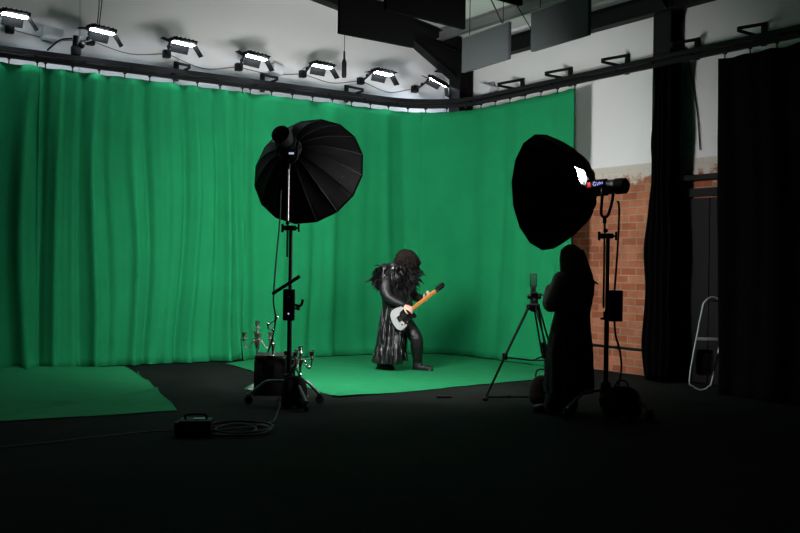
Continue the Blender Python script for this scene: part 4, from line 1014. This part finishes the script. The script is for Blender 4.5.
# turned-up collar flap on the right shoulder and belt
mb = MB(); rows = []
for k in range(7):
    t = k / 6; rows.append([K(578 + 17 * t * f + 2 * f, 270 + 7 * t + 6 * f * t, -.09 - .05 * math.sin(PI * f)) for f in (0, .25, .5, .75, 1)])
mb.grid(rows); o = mb.build('collar', M_COATW, wom, angle=180); sm = o.modifiers.new('t', 'SOLIDIFY'); sm.thickness = .012
# long hair
mb = MB(); mb.sphere(hd + Vector((0, -.01, .02)), (.112, .118, .118), 20, 14)
RRh = []
for px0, px1, py, d, ry in ((562, 582, 249, -.01, .10), (560.5, 585, 258, -.02, .115), (560.5, 587, 266, -.045, .10), (560.5, 589.5, 274, -.075, .085), (561, 590.5, 282, -.11, .065), (562, 590, 290, -.125, .05), (563, 588, 298, -.13, .035), (566, 585, 305, -.135, .02)):
    a, b = K(px0, py, d), K(px1, py, d); RRh.append(((a + b) / 2, (b - a).x / 2, ry))
rows = []
for c_, rx, ry in RRh: rows.append([c_ + Vector((rx * (1 + .05 * math.sin(i * 2.3)) * math.cos(2 * PI * i / 28), ry * (1 + .12 * math.sin(i * 1.9)) * math.sin(2 * PI * i / 28), 0)) for i in range(28)])
mb.grid(rows, closed=True); mb.bm.faces.new([v for v in mb.bm.verts[-28:]])
rnd = random.Random(8)
for k in range(110):
    a = rnd.uniform(PI * .85, PI * 2.15); P = []
    for j, (c_, rx, ry) in enumerate(RRh[: rnd.randint(6, 8)]): P.append(c_ + Vector((rx * 1.03 * math.cos(a) + rnd.uniform(-.004, .004), ry * 1.05 * math.sin(a) - .004, 0)))
    P.append(P[-1] + Vector((rnd.uniform(-.01, .01), -.01, -.05)))
    mb.tube(P, [.006] + [.009] * (len(P) - 2) + [.002], n=5)
mb.build('hair', M_HAIRW, wom)
# bag on the floor by the tripod
pb = fl(541, 409); o = thing('brown_bag', 'dark brown rounded bag on the floor between the tripod and the woman', 'bag', W(uv(541, 405)[0] * 9.75, 9.75, 0), CAMROT)
mb = MB(); mb.sphere((0, 0, .16), (.12, .1, .16), 18, 12); mb.sphere((0, 0, .1), (.13, .11, .1), 18, 12); fuse(mb, .015, 'body', M_BROWN, o, 3)
MB().tube(spline([(-.06, 0, .3), (-.04, 0, .37), (.04, 0, .37), (.06, 0, .3)], 4), .008, n=8).build('handle', M_BROWN, o)

# ------------------------------------------------------------------ world, camera
w = bpy.data.worlds.new('World'); bpy.context.scene.world = w; w.use_nodes = True
w.node_tree.nodes['Background'].inputs[0].default_value = (0, 0, 0, 1); w.node_tree.nodes['Background'].inputs[1].default_value = 0
cam = bpy.data.cameras.new('camera'); co = bpy.data.objects.new('camera', cam); C.objects.link(co)
cam.sensor_fit = 'HORIZONTAL'; cam.sensor_width = 36.0; cam.lens = F_PX / 800 * 36.0; cam.clip_start = .05; cam.clip_end = 100
UP = Vector((0, 0, 1)); X_ = (RV + UP * ROLL).normalized(); Y_ = (UP - RV * ROLL).normalized(); Z_ = -FV
Mc = Matrix((X_, Y_, Z_)).transposed().to_4x4(); Mc.translation = CAMP; co.matrix_world = Mc
sc = bpy.context.scene; sc.camera = co
vs = sc.view_settings; vs.view_transform = 'Standard'; vs.look = 'None'; vs.exposure = 0.0; vs.gamma = 1.0; vs.use_curve_mapping = False
sc.cycles.use_denoising = True; sc.cycles.max_bounces = 8; sc.cycles.diffuse_bounces = 5; sc.cycles.sample_clamp_indirect = 6.0
